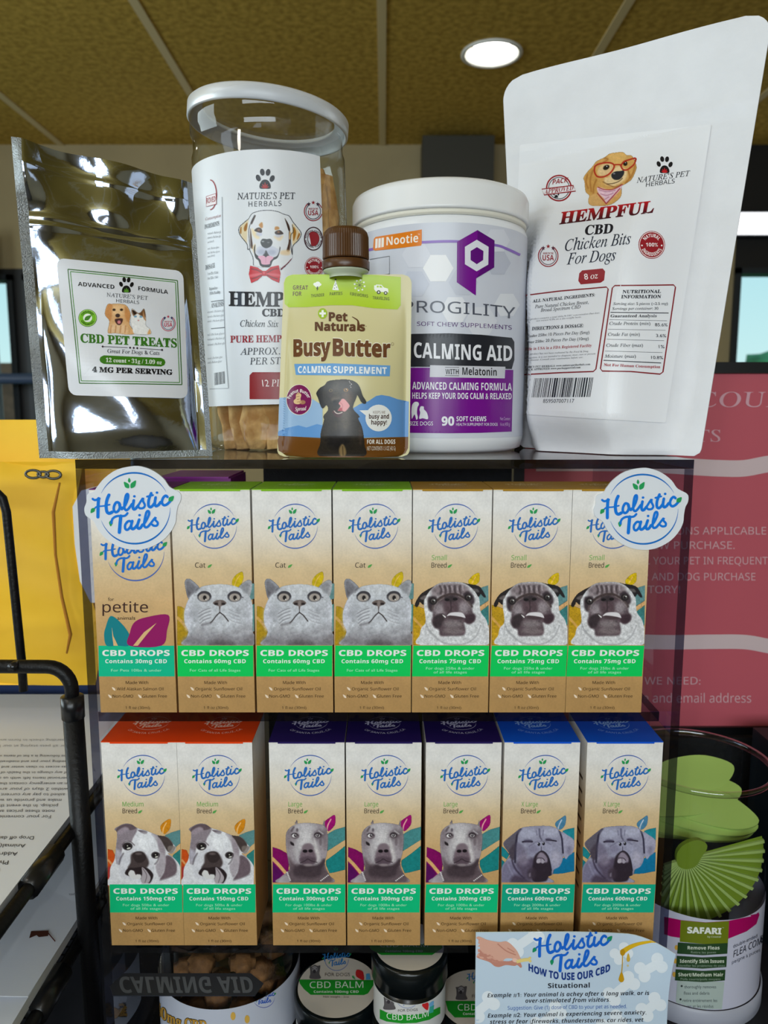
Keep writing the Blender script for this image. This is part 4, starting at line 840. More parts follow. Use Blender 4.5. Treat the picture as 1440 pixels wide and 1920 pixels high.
# ------------------------------------------------------------------ acrylic display
YD = .3558; DB = .512; TOPZ = -.0233
case = thing('display_case', 'clear acrylic display case with three shelves of pet remedies', 'display case', (0, .434, DZ))
cb = Vector((0, .434, DZ))
def panel(nm, lo, hi, edges='y', lab=None):
    m = MB().box(lo, hi, 0, mis={k: 1 for k in edges}).xf(Matrix.Translation(-cb)).obj(nm, [M['acrylic'], M['edge'], M['bevel']], case, bevel=.00045)
    m.modifiers['edge'].material = 2
    if lab: m['label'] = lab
    return m
XA, XB, TH = -.1472, .1478, .0044
panel('top_panel', (XA, YD, TOPZ-.0044), (XB, DB, TOPZ), 'yxX')
panel('side_panel', (XA, YD, DZ), (XA+TH, DB, TOPZ-.0045)); panel('side_panel', (XB-TH, YD, DZ), (XB, DB, TOPZ-.0045))
R1Z, R2Z, R3Z = -.1491, -.2762, DZ+.0045
panel('shelf', (XA+TH+.0001, YD, R1Z-.005), (XB-TH-.006, DB, R1Z-.0001), 'yX'); panel('shelf', (XA+TH+.0001, YD, R2Z-.005), (XB-TH-.006, DB, R2Z-.0001), 'yX')
panel('base_panel', (XA+TH+.0001, YD, DZ), (XB-TH-.0001, DB, R3Z-.0001), 'y')
# die-cut logo stickers on the front corners
outl = pts('725,28 500,75 330,190 230,310 185,370 110,400 88,450 85,520 57,600 75,690 140,740 190,780 240,880 330,990 450,1080 600,1140 760,1158 900,1140 1040,1080 1150,1000 1240,890 1290,780 1300,680 1320,570 1355,500 1362,420 1330,375 1270,345 1200,300 1130,200 1010,105 870,45')
SYS = YD-.0016
def sticker(ox, oy, z, lab):
    mb = MB(); p = catmull(outl, 3); q = [atY(ox+a/z, oy+b/z, SYS) for a, b in p]; N = len(q)
    mb.add([v for v in q]+[v+Vector((0, .0011, 0)) for v in q], [tuple(range(N-1, -1, -1)), tuple(range(N, 2*N))]+[(i, (i+1) % N, N+(i+1) % N, N+i) for i in range(N)], 0, lin((222, 226, 232)))
    pr = Print(surf_plane(SYS), .00006, .00003); logo(pr, ox, oy, z, SKY, (30, 155, 85), (15, 110, 195))
    pr.into(mb, 0); mb.xf(Matrix.Translation(-cb)).obj('logo_sticker', INK, case)['label'] = lab
sticker(150, 870, 7.2, 'white round script-logo sticker on the top left front corner'); sticker(1105.5, 873.5, 7.35, 'white round script-logo sticker on the top right front corner')

# ------------------------------------------------------------------ drops cartons
CW, CD, CH = .0379, .038, .1113; FY = .355; CYC = FY+CD/2
def kraft_mat():
    m, n, l, out = new_mat('kraft_card'); b = n.new('ShaderNodeBsdfPrincipled'); b.inputs['Roughness'].default_value = .55; b.inputs['Specular IOR Level'].default_value = .3
    tc = n.new('ShaderNodeTexCoord'); s = n.new('ShaderNodeSeparateXYZ'); mr = n.new('ShaderNodeMapRange'); r = n.new('ShaderNodeValToRGB')
    mr.inputs['From Min'].default_value = 0; mr.inputs['From Max'].default_value = CH
    l.new(tc.outputs['Object'], s.inputs[0]); l.new(s.outputs[2], mr.inputs[0]); l.new(mr.outputs[0], r.inputs[0])
    e = r.color_ramp.elements; e[0].position = 0; e[0].color = (*lin((178, 138, 84)), 1); e[1].position = .92; e[1].color = (*lin((232, 229, 226)), 1)
    for p, c in ((.30, (196, 154, 98)), (.50, (212, 174, 122)), (.66, (220, 194, 152)), (.78, (230, 218, 200))): q = e.new(p); q.color = (*lin(c), 1)
    t = n.new('ShaderNodeTexNoise'); t.inputs['Scale'].default_value = 900; t.inputs['Detail'].default_value = 3; t2 = n.new('ShaderNodeTexNoise'); t2.inputs['Scale'].default_value = 140
    l.new(tc.outputs['Object'], t.inputs['Vector']); l.new(tc.outputs['Object'], t2.inputs['Vector'])
    ad = n.new('ShaderNodeMath'); ad.operation = 'ADD'; l.new(t.outputs['Fac'], ad.inputs[0]); l.new(t2.outputs['Fac'], ad.inputs[1])
    m2 = n.new('ShaderNodeMapRange'); m2.inputs['From Min'].default_value = .7; m2.inputs['From Max'].default_value = 1.3; m2.inputs['To Min'].default_value = .90; m2.inputs['To Max'].default_value = 1.05
    l.new(ad.outputs[0], m2.inputs[0]); mx = n.new('ShaderNodeMix'); mx.data_type = 'RGBA'; mx.blend_type = 'MULTIPLY'; mx.inputs['Factor'].default_value = 1
    l.new(r.outputs[0], mx.inputs[6]); l.new(m2.outputs[0], mx.inputs[7]); l.new(mx.outputs[2], b.inputs['Base Color']); l.new(b.outputs[0], out.inputs[0]); return m
KM = kraft_mat()
def base_of(px, row): return Vector((atY(px, 1337 if row == 1 else 1774, FY).x, CYC, R1Z if row == 1 else R2Z))
REF = base_of(406.8, 1)
BLK = (35, 26, 22)
def carton(kind, band, flapc, amount, forwho, words, picture=None, picbox=None, oil='Organic Sunflower Oil'):
    mb = MB(); mb.box((-CW/2, -CD/2, 0), (CW/2, CD/2, CH), 0, faces='xXyYz')
    pr = Print(surf_plane(FY), .00005, .000025)
    if kind == 'petite':
        O1 = base_of(260.5, 1); pr2 = Print(surf_plane(FY), .00005, .000025); logo(pr2, 170.7, 967.6, 8.89)
        pr2.crop(140, 840, 3.6917)
        pr2.text('for', 232, 272, 1058, 24, (60, 45, 35), ''); pr2.text('petite', 193, 508, 1137, 74, (62, 36, 34), 's', off=.006); pr2.text('animals', 295, 420, 1188, 24, (60, 45, 35), '')
        pr2.poly('252,1162 215,1240 204,1300 222,1368 298,1368 375,1368 382,1300 330,1220', (20, 128, 138), 1, True); pr2.poly('648,1155 500,1170 415,1205 382,1280 378,1368 600,1368 640,1260', (148, 22, 98), 2, True)
        pr2.poly('258,1240 268,1300 300,1368 270,1368 262,1310', (222, 182, 128), 3); pr2.poly('568,1210 480,1275 405,1368 438,1368 500,1290', (222, 182, 128), 3)
        pr2.into(mb, 1, O1)
    else:
        logo(pr, 338, 935, 11.56, (42, 110, 190), small=True)
    pr.crop(140, 840, 3.6917)
    if kind != 'petite':
        if len(words) == 1: pr.text(words[0], 833, 905, 828, 35, (50, 36, 30), 's', off=.008); pr.leaf(920, 828, 950, 805, 16, (90, 165, 80), 2)
        else:
            wsz = {'Small': 104, 'Medium': 152, 'Large': 100, 'X Large': 118}[words[0]]
            pr.text(words[0], 812, 812+wsz, 776, 35, (112, 176, 84), 's', off=.008); pr.text('Breed', 812, 917, 828, 35, (50, 36, 30), 's', off=.008); pr.leaf(925, 828, 955, 805, 16, (90, 165, 80), 2)
    pr.poly('712,1368 1236,1368 1236,1581 712,1581', band, 1); WH = (236, 240, 236)
    pr.text('CBD DROPS', 738, 1205, 1438, 39, WH, 'sb', off=.012); pr.text('Contains %smg CBD' % amount, 758, 1184, 1489, 27, WH, 'sb', sp=1.05)
    FW = (165, 232, 196)
    if len(forwho) == 1: pr.text(forwho[0], 797, 1147, 1547, 18, FW, '', off=.005)
    else: pr.text(forwho[0], 806, 1142, 1533, 18, FW, '', off=.005); pr.text(forwho[1], 860, 1090, 1560, 18, FW, '', off=.005)
    IN = (58, 36, 20)
    pr.text('Made With', 897, 1053, 1633, 20, IN, 's', off=.008); pr.text(oil, 835, 1158, 1677, 20, IN, 's', off=.008); pr.text('Non-GMO', 805, 947, 1727, 20, IN, 's', off=.008); pr.text('Gluten Free', 1010, 1181, 1727, 20, IN, 's', off=.008); pr.text('1 fl oz (30ml)', 893, 1062, 1806, 18, IN, 's', off=.008)
    for x, y in ((825, 1678), (798, 1730), (1005, 1730)): pr.leaf(x, y, x-24, y-24, 14, (238, 216, 190), 2)
    pr.into(mb, 1, REF)
    if picture:
        pp = Print(surf_plane(FY), .00003, .00002); picture().into(pp, 1); pp.into(mb, 1, picbox)
    # printed left side: ingredients panel
    sd = MB()
    body = mb
    rnd = random.Random(3)
    for k in range(9):
        zz = .088-k*.0075; body.add([(-CW/2-.00005, -CD/2+.006, zz), (-CW/2-.00005, -CD/2+.006+rnd.uniform(.016, .025), zz), (-CW/2-.00005, -CD/2+.03, zz+.0016), (-CW/2-.00005, -CD/2+.006, zz+.0016)], [(0, 1, 2, 3)], 1, lin((70, 50, 35)))
    t = thing('drops_carton', 'x', 'carton', (0, 0, 0), 'pet drops cartons in the acrylic display')
    body.obj('carton_body', [KM, INK], t)
    fl = MB(); e = .0004
    fl.box((-CW/2, -CD/2-.0001, CH), (CW/2, CD/2, CH+.0005)); fl.box((-CW/2+.0045, -CD/2-.0003, CH-.0005), (CW/2-.0045, -CD/2-.00005, CH+.0005), faces='xXyYzZ')
    fl.c = [tuple(lin(flapc))]*len(fl.v)
    # small white tuck corners either side
    for s_ in (-1, 1): fl.add([(s_*CW/2, -CD/2-.0002, CH+.0001), (s_*(CW/2-.0044), -CD/2-.0002, CH+.0001), (s_*(CW/2-.0044), -CD/2-.0002, CH-.0004), (s_*CW/2, -CD/2-.0002, CH-.0004)], [(0, 1, 2, 3)], 0, lin((225, 222, 214)))
    # white round logo on the flap, drawn about its centre
    fp = Print(lambda x, y: (Vector((x, -y, CH+.0005)), Vector((0, 0, 1))), .00004, .00002)
    lt = {'large': (205, 200, 225), 'xlarge': (150, 190, 245), 'medium': (255, 205, 180)}.get(kind) or tuple(min(255, int(c*.55+110)) for c in flapc)
    logo(fp, -.0125, -.0135, 1440/.025, lt, lt, lt, small=True, fat=1.5); fp.o = (0, 0, 1)
    fp.arctext('OF SANTA CRUZ, CA', .0003, -.0040, .0142, 222, 322, .0019, lt, 's', 2, True)
    fp.into(fl, 0); fl.obj('top_flap', INK, t)
    return t
G1, G2 = (0, 204, 92), (8, 192, 126)
P_ = {}
P_['petite'] = carton('petite', (8, 188, 142), (110, 20, 110), '30', ['For Pets 10lbs & under'], [], oil='Wild Alaskan Salmon Oil')
P_['cat'] = carton('cat', G1, (128, 184, 16), '60', ['For Cats of all Life Stages'], ['Cat'], cat_picture, REF)
P_['small'] = carton('small', G1, (170, 128, 26), '75', ['For dogs 25lbs & under', 'of all life stages'], ['Small'], pug_picture, base_of(988.5, 1)) if False else carton('small', G1, (170, 128, 26), '75', ['For dogs 25lbs & under', 'of all life stages'], ['Small', 'Breed'], pug_picture, base_of(988.5, 1))
P_['medium'] = carton('medium', G2, (226, 66, 12), '150', ['For dogs 50lbs & under', 'of all life stages'], ['Medium', 'Breed'], bulldog_picture, base_of(278, 2))
P_['large'] = carton('large', G2, (34, 20, 84), '300', ['For dogs 100lbs & under', 'of all life stages'], ['Large', 'Breed'], greydog_picture, base_of(580.5, 2))
P_['xlarge'] = carton('xlarge', (14, 168, 134), (14, 84, 205), '600', ['For dogs 200lbs & under', 'of all life stages'], ['X Large', 'Breed'], mastiff_picture, base_of(1005.5, 2))
rows = [(1, 'petite', 260.5, 'kraft carton with teal and magenta leaves, below the left round sticker'),
        (1, 'cat', 407, 'green-topped carton with grey cat, beside the petite leaf carton'), (1, 'cat', 553.5, 'green-topped carton with grey cat, middle of the three cat cartons'), (1, 'cat', 699, 'green-topped carton with grey cat, beside the first pug carton'),
        (1, 'small', 843.5, 'gold-topped carton with pug, beside the cat cartons'), (1, 'small', 988.5, 'gold-topped carton with pug, middle of the three pug cartons'), (1, 'small', 1130.5, 'gold-topped carton with pug, partly under the right round sticker'),
        (2, 'medium', 278, 'orange-topped carton with bulldog, at the left wall of the display'), (2, 'medium', 414, 'orange-topped carton with bulldog, beside the gap before the navy cartons'),
        (2, 'large', 580.5, 'navy-topped carton with grey dog, nearest the orange bulldog cartons'), (2, 'large', 719.5, 'navy-topped carton with grey dog, middle of the three navy ones'), (2, 'large', 864, 'navy-topped carton with grey dog, beside the blue-topped mastiff cartons'),
        (2, 'xlarge', 1005.5, 'blue-topped carton with frowning mastiff, next to the navy cartons'), (2, 'xlarge', 1155, 'blue-topped carton with frowning mastiff, nearest the right display wall')]
seen = set()
for r_, k, px, lab in rows:
    t = P_[k] if k not in seen else copy_thing(P_[k]); seen.add(k)
    t.location = base_of(px, r_); t['label'] = lab; t['group'] = 'pet drops cartons on the upper shelf' if r_ == 1 else 'pet drops cartons on the middle shelf'
# purple carton and folded paper behind the front row
t = thing('purple_carton', 'purple carton lying behind the green-topped cat carton', 'carton', (-.103, .425, R1Z))
MB().box((-.021, -.022, 0), (.020, .022, .1125), 0).obj('carton_body', pbr('purple_card', (122, 22, 120), .35, noise=.2, nscale=30), t, bevel=.0005)
MB().box((-.019, -.023, .1125), (.019, .0215, .1135)).obj('top_flap', pbr('purple_card_lid', (140, 34, 136), .35), t)
# ------------------------------------------------------------------ things standing on top of the display
def smooth(a, b, x): t = max(0, min(1, (x-a)/(b-a))); return t*t*(3-2*t)
def pouch(BL, BR, TL, TR, T, nx, nz, disp=None, back=.5, gl=(.0, .08, .2, .8), rc=(0, 0), seal=.06, flat=None):
    """stand-up pouch: two sheets joined along flat side seams, bulging above a gusset"""
    BL, BR, TL, TR = map(Vector, (BL, BR, TL, TR)); n = (BR-BL).cross(TL-BL).normalized()
    if n.y > 0: n = -n
    H = (TL-BL).length; Wd = (TR-TL).length
    def bulge(s, t):
        f = max(0, math.sin(PI*max(0, min(1, (s-seal)/(1-2*seal)))))**.62
        if flat: f = smooth(flat[0], flat[1], s)*(1-smooth(flat[2], flat[3], s))
        g = (.72+.28*smooth(gl[0], gl[1], t))*(1-smooth(gl[2], gl[3], t)); return f*g
    F, B = [], []
    for j in range(nz):
        t = j/(nz-1); fr, br = [], []
        for i in range(nx):
            s = i/(nx-1)
            ins = 0
            dt = (1-t)*H; db = t*H
            if rc[1] and dt < rc[1]: ins = rc[1]-math.sqrt(max(0, rc[1]**2-(rc[1]-dt)**2))
            if rc[0] and db < rc[0]: ins = rc[0]-math.sqrt(max(0, rc[0]**2-(rc[0]-db)**2))
            k = ins/Wd; s2 = k+(1-2*k)*s
            p = BL.lerp(BR, s2).lerp(TL.lerp(TR, s2), t); b = bulge(s, t)*T; d = disp(s, t) if disp else 0
            fr.append(p+n*(b+d+.0002)); br.append(p-n*(b*back-d*.6+.0002))
        F.append(fr); B.append(br)
    return F, B, n
def close_pouch(mb, F, B, mi=0, cols=None):
    nz, nx = len(F), len(F[0]); ring = lambda G: [G[0][i] for i in range(nx)]
    mb.add(ring(F)+ring(B), [(i, i+1, nx+i+1, nx+i) for i in range(nx-1)], mi, cols)
    mb.add(ring(F[::-1])+ring(B[::-1]), [(i, i+1, nx+i+1, nx+i) for i in range(nx-1)], mi, cols)
    L = [r[0] for r in F]+[r[0] for r in B]; R = [r[-1] for r in F]+[r[-1] for r in B]
    mb.add(L, [(i, i+1, nz+i+1, nz+i) for i in range(nz-1)], mi, cols); mb.add(R, [(i, i+1, nz+i+1, nz+i) for i in range(nz-1)], mi, cols)
def corner_patch(pr, corners, col, layer=0, r=.06, n=14):
    """rounded quadrilateral label, as a fine patch"""
    (ax, ay), (bx, by), (cx, cy), (dx, dy) = corners; v = []; P = []
    q = []
    for ox, oy, a in ((1-r, 1-r, 0), (r, 1-r, 90), (r, r, 180), (1-r, r, 270)):
        for k in range(5): g_ = math.radians(a+k*22.5); q.append((ox+r*math.cos(g_), oy+r*math.sin(g_)))
    for s, t in q: P.append(((ax*(1-s)+bx*s)*(1-t)+(dx*(1-s)+cx*s)*t, (ay*(1-s)+by*s)*(1-t)+(dy*(1-s)+cy*s)*t))
    pr.poly(P, col, layer)
# ---- silver pouch
rs = np.random.RandomState(4)
wv = [(rs.uniform(2, 7), rs.uniform(-9, 9), rs.uniform(0, 6)) for _ in range(7)]
def sil(s, t):
    top = smooth(.70, .82, t); w = sum(math.sin(a*s*2.2+b*t*1.6+c) for a, b, c in wv)/7
    z = 0
    for tz, h in ((.745, .0011), (.770, .0008), (.925, .0007)): z += h*math.exp(-((t-tz-.004*math.sin(7*s))/.006)**2)
    edge = min(1, min(s, 1-s)/.07)
    body = .0011*(1-top)*edge*math.sin(5*s+8*t+1.0)*math.sin(11*t+3*s)
    return (z*edge + top*edge*(.0075*w + .0022*math.sin(13*s+9*t)*math.sin(22*t-7*s)) + body*1.7)
SB = Vector((-.126, .372, TOPZ))
F, B, sn = pouch((-.166, .360, TOPZ+.0004), (-.0866, .3775, TOPZ+.0004), (-.1682, .3565, .1222), (-.1010, .4130, .1185), .0125, 90, 130, sil, .9, (.0, .10, .25, .80), seal=.085)
silver = pbr('silver_foil', (186, 200, 226), .10, 1.0, bump=.05, bscale=160)
sm = MB(); sm.grid(F, 0).grid(B, 0, flip=True); close_pouch(sm, F, B)
tr_s = surf_bvh(bvh(sm))
st = thing('treat_pouch', 'shiny silver foil pouch with white green-bordered label, leaning at the left end', 'pouch', SB)
sealm = pbr('embossed_silver_seal', (170, 176, 180), .38, 1.0, bump=.6, bscale=1500)
# crimped side seals are a rougher band of the same sheet
nq = 89; 
for i, f in enumerate(sm.f[:nq*129]):
    c = i % nq
    if c < 5 or c > 85 or i < nq*3: sm.mi[i] = 1
sm.xf(Matrix.Translation(-SB)).obj('pouch_body', [silver, sealm], st)
lb = MB(); pr = Print(tr_s, .0004, .00006, 10).crop(100, 480, 5.538)
corner_patch(pr, [(30, 22), (1345, 158), (1392, 1482), (168, 1444)], (226, 228, 234), 0)
def quadline(p, w, col): 
    for i in range(4): a, b = p[i], p[(i+1) % 4]; n_ = 8; pr.ribbon([(a[0]+(b[0]-a[0])*k/n_, a[1]+(b[1]-a[1])*k/n_) for k in range(n_+1)], w, col, 1, smooth=False)
quadline([(152, 140), (1285, 258), (1330, 1338), (276, 1320)], 10, (58, 110, 40)); quadline([(178, 164), (1265, 276), (1306, 1316), (294, 1296)], 8, (70, 140, 40))
GR = (58, 118, 34); K_ = (22, 22, 26)
pr.text('ADVANCED', 257, 633, 313, 42, K_, 'sb', y1=347, up=-.03); pr.text('FORMULA', 880, 1187, 362, 42, K_, 'sb', y1=400, up=-.05)
paw(pr, 755, 312, 88, K_, (90, 150, 50)); pr.text("NATURE'S PET", 553, 980, 425, 40, (55, 58, 64), 'sf', y1=463, up=-.05); pr.text('HERBALS', 652, 888, 485, 34, (55, 58, 64), 's', y1=504)
pr.ell(357, 648, 96, 92, (66, 122, 44), 1); pr.ell(357, 648, 90, 86, (180, 220, 120), 2); pr.ell(357, 648, 84, 80, (120, 190, 40), 3); pr.ell(357, 648, 46, 44, (238, 244, 232), 4); pr.leaf(325, 672, 395, 622, 40, (70, 130, 40), 5)
pr.arctext('ORGANIC', 357, 648, 52, 155, 25, 24, (40, 80, 20), 'sb', 5); pr.arctext('ORGANIC', 357, 648, 78, 205, 335, 24, (40, 80, 20), 'sb', 5, True)
usa_seal(pr, 1188, 705, 72, (196, 60, 90), (40, 50, 100)); goldencat_picture().into(pr, 1)
pr.text('CBD PET TREATS', 284, 1280, 900, 88, GR, 'sfb', y1=952, up=-.04, off=.02); pr.ribbon([(512, 945), (770, 955)], 6, (60, 45, 60), 2, False); pr.ribbon([(895, 962), (1125, 978)], 6, (60, 45, 60), 2, False)
for x, y in ((512, 945), (795, 957), (832, 959), (869, 961), (1125, 978)): pr.poly([(x-13, y), (x, y-13), (x+13, y), (x, y+13)], (50, 35, 50), 3)
pr.text('Great For Dogs & Cats', 560, 1098, 1010, 40, (55, 58, 64), 'sf', y1=1030, off=.008)
pr.poly([(524, 1035), (800, 1048), (1115, 1060), (1150, 1078), (1160, 1105), (1150, 1135), (1115, 1150), (800, 1136), (524, 1124), (490, 1105), (480, 1080), (490, 1052)], (60, 122, 24), 1)
pr.text('12 count \u2022 31g / 1.09 oz', 545, 1122, 1104, 42, (240, 244, 236), 'sfb', y1=1128); pr.text('4 MG PER SERVING', 405, 1233, 1206, 52, K_, 'sfb', y1=1236, off=.03)
pr.into(lb); lb.xf(Matrix.Translation(-SB)).obj('label', INKG, st)['label'] = 'white label with green double border'

# ---- clear jar of chicken sticks
JC = (-.0632, .4655); JR = .0447; JH = .190
jt = thing('treat_jar', 'tall clear jar with white dog label and frosted lid, holding brown sticks', 'jar', (JC[0], JC[1], TOPZ))
TI = Matrix.Translation((JC[0], JC[1], TOPZ)) @ Matrix.Rotation(math.radians(-1.6), 4, 'Y')
TIl = Matrix.Rotation(math.radians(-1.6), 4, 'Y')
body = MB().lathe([(.0, .0006), (JR-.006, .0004), (JR-.001, .003), (JR, .007), (JR, JH-.022), (JR-.0012, JH-.018), (JR-.0012, JH-.010), (JR, JH-.008), (JR, JH)], 96)
body.xf(TIl).obj('jar_body', sheet_mat('clear_jar', (.95, .97, .97), 1.5, .02, gain=1.1), jt)
ll = MB(); A0, A1 = math.radians(168), math.radians(316)
lab_z0, lab_z1 = .0265, .1612
lm = MB().lathe([(JR+.0003, lab_z0), (JR+.0003, lab_z1)], 80, 0, (0, 0), A0, A1, smooth=True); lm.c = [tuple(lin((224, 227, 232)))]*len(lm.v)
lw = MB(); lw.v = list(lm.v); lw.f = list(lm.f); lw.xf(TI); js = surf_bvh(bvh(lw))
pr = Print(js, .00015, .00005, 5).crop(370, 120, 2.5267)
NV = (30, 34, 46); RD = (150, 26, 40)
paw(pr, 321, 548, 52, (22, 26, 36), (170, 30, 35)); pr.text("NATURE'S PET", 190, 463, 642, 30, NV, 'sf', y1=640, off=.004, bend=-2); pr.text('HERBALS', 243, 398, 676, 24, NV, 's', y1=672, sp=1.2)
for px_ in (whitelab_picture(),): px_.into(pr, 1)
usa_seal(pr, 548, 698, 42, RD, (60, 40, 60)); pr.ring(549, 828, 42, 54, 5, (60, 30, 40)); pr.ring(549, 828, 27, 34, 3, (60, 30, 40)); pr.poly('530,805 548,795 572,808 575,835 560,860 540,860 535,838', (150, 28, 40), 2, True)
pr.arctext('ROASTED CHICKEN', 549, 828, 33, 175, 5, 9, (80, 40, 50), 'sb', 2); pr.arctext('NATURAL FLAVOR', 549, 828, 43, 190, 350, 9, (80, 40, 50), 'sb', 2, True)
natural_seal(pr, 553, 962, 46)
pr.text('HEMPFUL', 150, 585, 1145, 66, (26, 24, 28), 'sfb', off=.02, bend=3); pr.text('CBD', 307, 415, 1195, 34, (26, 24, 28), 'sfb', off=.02); pr.text('Chicken Stix', 204, 384, 1244, 30, NV, 'sfi', y1=1246)
pr.text('PURE HEMP EXTRACT', 157, 600, 1320, 32, RD, 'sfb', y1=1314, off=.01); pr.text('APPROX. 30MG', 203, 520, 1378, 32, NV, 'sf', y1=1374); pr.text('PER STICK', 250, 470, 1424, 32, NV, 'sf', y1=1420)
pr.poly('262,1460 620,1460 620,1588 248,1588 248,1475', (142, 28, 34), 1); pr.text('12 PIECES', 306, 490, 1528, 32, (240, 228, 228), 'sf', y1=1526)
pr.ribbon('118,630 124,1000 132,1300 148,1536', 3, (150, 154, 160), 1); pr.ribbon('60,1540 148,1536', 3, (150, 154, 160), 1)
pr.arc(62, 620, 30, 70, -90, 90, 5, RD); pr.poly('45,628 90,614 92,664 45,676', (235, 225, 228), 3); pr.ribbon('45,628 90,614 92,664 45,676', 3, RD, 4, False, True); pr.text('ROVED', 46, 88, 662, 26, RD, 'sb', y1=652, layer=4)
pr.text('Consumption', 40, 113, 742, 14, (140, 60, 60), 'sfi', y1=724); pr.text('INGREDIENTS', 36, 104, 782, 20, NV, 'sfb', y1=764)
for k, (y, x) in enumerate(((808, 112), (828, 112), (850, 80), (880, 104), (900, 108), (918, 84), (1180, 128), (1202, 128), (1224, 130), (1288, 130), (1310, 130), (1335, 132), (1400, 120), (1420, 116))):
    pr.text('natural chicken glycerin collagen'[k % 5:k % 5+18], 50, x, y, 10, (110, 112, 120), 'sf', y1=y-8)
pr.text('DOSAGE', 40, 84, 976, 22, NV, 'sfb', y1=964); pr.text('Under 25lbs: 1/2 Stick', 50, 100, 1000, 12, NV, 'sf', y1=992); pr.text('Over 25lbs: 1 Stick', 50, 100, 1022, 12, NV, 'sf', y1=1014); pr.text('Registered in a', 58, 96, 1072, 13, NV, 'sfb', y1=1066); pr.text('FDA Facility', 60, 110, 1094, 13, NV, 'sfb', y1=1086)
pr.ribbon('66,1126 128,1118', 4, NV); pr.text('ANALYSIS', 66, 126, 1156, 22, NV, 'sfb', y1=1146); pr.ribbon('66,1254 132,1248', 4, NV)
for k in range(9): pr.ribbon([(82+k*5.6, 1464-k), (84+k*5.6, 1522-k)], 1.6+(k*7 % 3)*.8, (40, 42, 50), 1, False)
pr.into(ll, 0); lm2 = MB(); lm2.add([TIl @ Vector(v) for v in lm.v], lm.f, 0, lm.c, True)
ll.xf(Matrix.Translation((-JC[0], -JC[1], -TOPZ))); lm2.add(ll.v, ll.f, 0, ll.c); lm2.obj('label', INKG, jt)['label'] = 'white wraparound label with labrador in a red bow tie'
lid = MB().lathe([(JR-.0064, .0105), (JR-.0055, .0125), (JR+.0008, .0125), (JR+.0020, .0114), (JR+.0020, .0046), (JR+.0012, .0036), (JR+.0004, .004), (JR+.0004, .0095), (JR-.006, .0098), (JR-.0064, .0105)], 96)
lidm = pbr('frosted_lid', (214, 218, 224), .35, trans=.25)
lo = lid.obj('frosted_lid', lidm, jt); lo.location = TIl @ Vector((0, 0, JH-.0076)); lo.rotation_euler = (0, math.radians(5.0), 0)
lc = MB().disc(JR-.0062, .0112, 64).disc(JR-.0062, .0104, 64, up=False).obj('clear_lid_centre', M['clear'], lo)
# the sticks inside, each its own thing
stickm = pbr('dried_chicken', (222, 178, 116), .8, noise=.5, nscale=70, bump=.8, bscale=140, col2=(172, 120, 64))
rs2 = random.Random(11)
spots = [(-150, .034, .10), (-128, .033, .112), (-108, .033, .105), (-88, .034, .11), (-66, .033, .10), (-44, .033, .118), (-20, .0335, .150), (-2, .033, .158), (24, .030, .166), (60, .03, .12), (110, .03, .11), (160, .03, .11), (-60, .014, .1), (120, .012, .1)]
for k, (a, r_, h) in enumerate(spots):
    a = math.radians(a); r_ *= .90; ph = rs2.uniform(0, 6); x, y = r_*math.cos(a), r_*math.sin(a); P2 = []; R2 = []
    for j in range(15):
        t = j/14; P2.append((.0012*math.sin(5*t+ph), .0012*math.sin(6*t+ph*2), h*t)); R2.append(.0078*(1+.16*math.sin(13*t+ph)+.10*math.sin(29*t+ph*3))*(.75 if j in (0, 14) else 1))
    m_ = MB().tube(P2, R2, 12); vs = []
    for i, v in enumerate(m_.v): q = (i % 12)/12*2*PI; c0 = P2[min(14, i//12)]; f_ = 1+.14*math.sin(3*q+ph+i//12*.4); vs.append((c0[0]+(v[0]-c0[0])*f_, c0[1]+(v[1]-c0[1])*f_, v[2]))
    m_.v = vs; o = m_.obj('chicken_stick', stickm); w_ = TI @ Vector((x, y, .0012)); o.location = w_; o.rotation_euler = (0, math.radians(-1.6), 0)
    tag(o, 'tallest brown dried chicken stick, rising beside the jar label' if k == 8 else 'brown dried chicken stick standing inside the clear jar', 'chicken stick', 'dried chicken sticks in the clear jar')

# ---- supplement tub
TC = (.0324, .4512); TR_ = .0500
tt = thing('supplement_tub', 'white round tub with purple and black calming label and smooth white lid', 'tub', (TC[0], TC[1], TOPZ))
prof = [(0, .0004), (TR_-.006, 0), (TR_-.001, .003), (TR_, .008), (TR_, .012)]
tb = MB().lathe([(0, .0004), (TR_-.007, 0), (TR_-.0015, .0022), (TR_, .008), (TR_, .1205), (TR_-.0012, .1232), (TR_-.003, .1238), (TR_-.003, .134), (0, .134)], 128)
tb.obj('tub_body', M['white_plastic'], tt)
MB().lathe([(TR_-.0026, .1266), (TR_+.0002, .1266), (TR_+.0009, .1276), (TR_+.0006, .1282), (TR_+.0006, .1385), (TR_-.0006, .1412), (TR_-.003, .1425), (0, .1425)], 128).obj('screw_lid', pbr('white_lid_plastic', (232, 233, 234), .25, spec=.5), tt)
MB().lathe([(TR_-.0028, .1240), (TR_-.0007, .1242), (TR_-.0006, .1264), (TR_-.0028, .1266)], 128).obj('tamper_band', pbr('cream_band', (226, 222, 208), .4), tt)
tl = MB().lathe([(TR_+.0002, .0085), (TR_+.0002, .1192)], 120, 0, (0, 0), math.radians(150), math.radians(405)); tl.c = [tuple(lin((206, 209, 220)))]*len(tl.v)
tw = MB(); tw.v = list(tl.v); tw.f = tl.f; tw.xf(Matrix.Translation((TC[0], TC[1], TOPZ))); ts = surf_bvh(bvh(tw))
pr = Print(ts, .00012, .00004, 5).crop(660, 300, 3.3118)
PU, DK, WHt = (118, 10, 140), (34, 36, 44), (236, 236, 242)
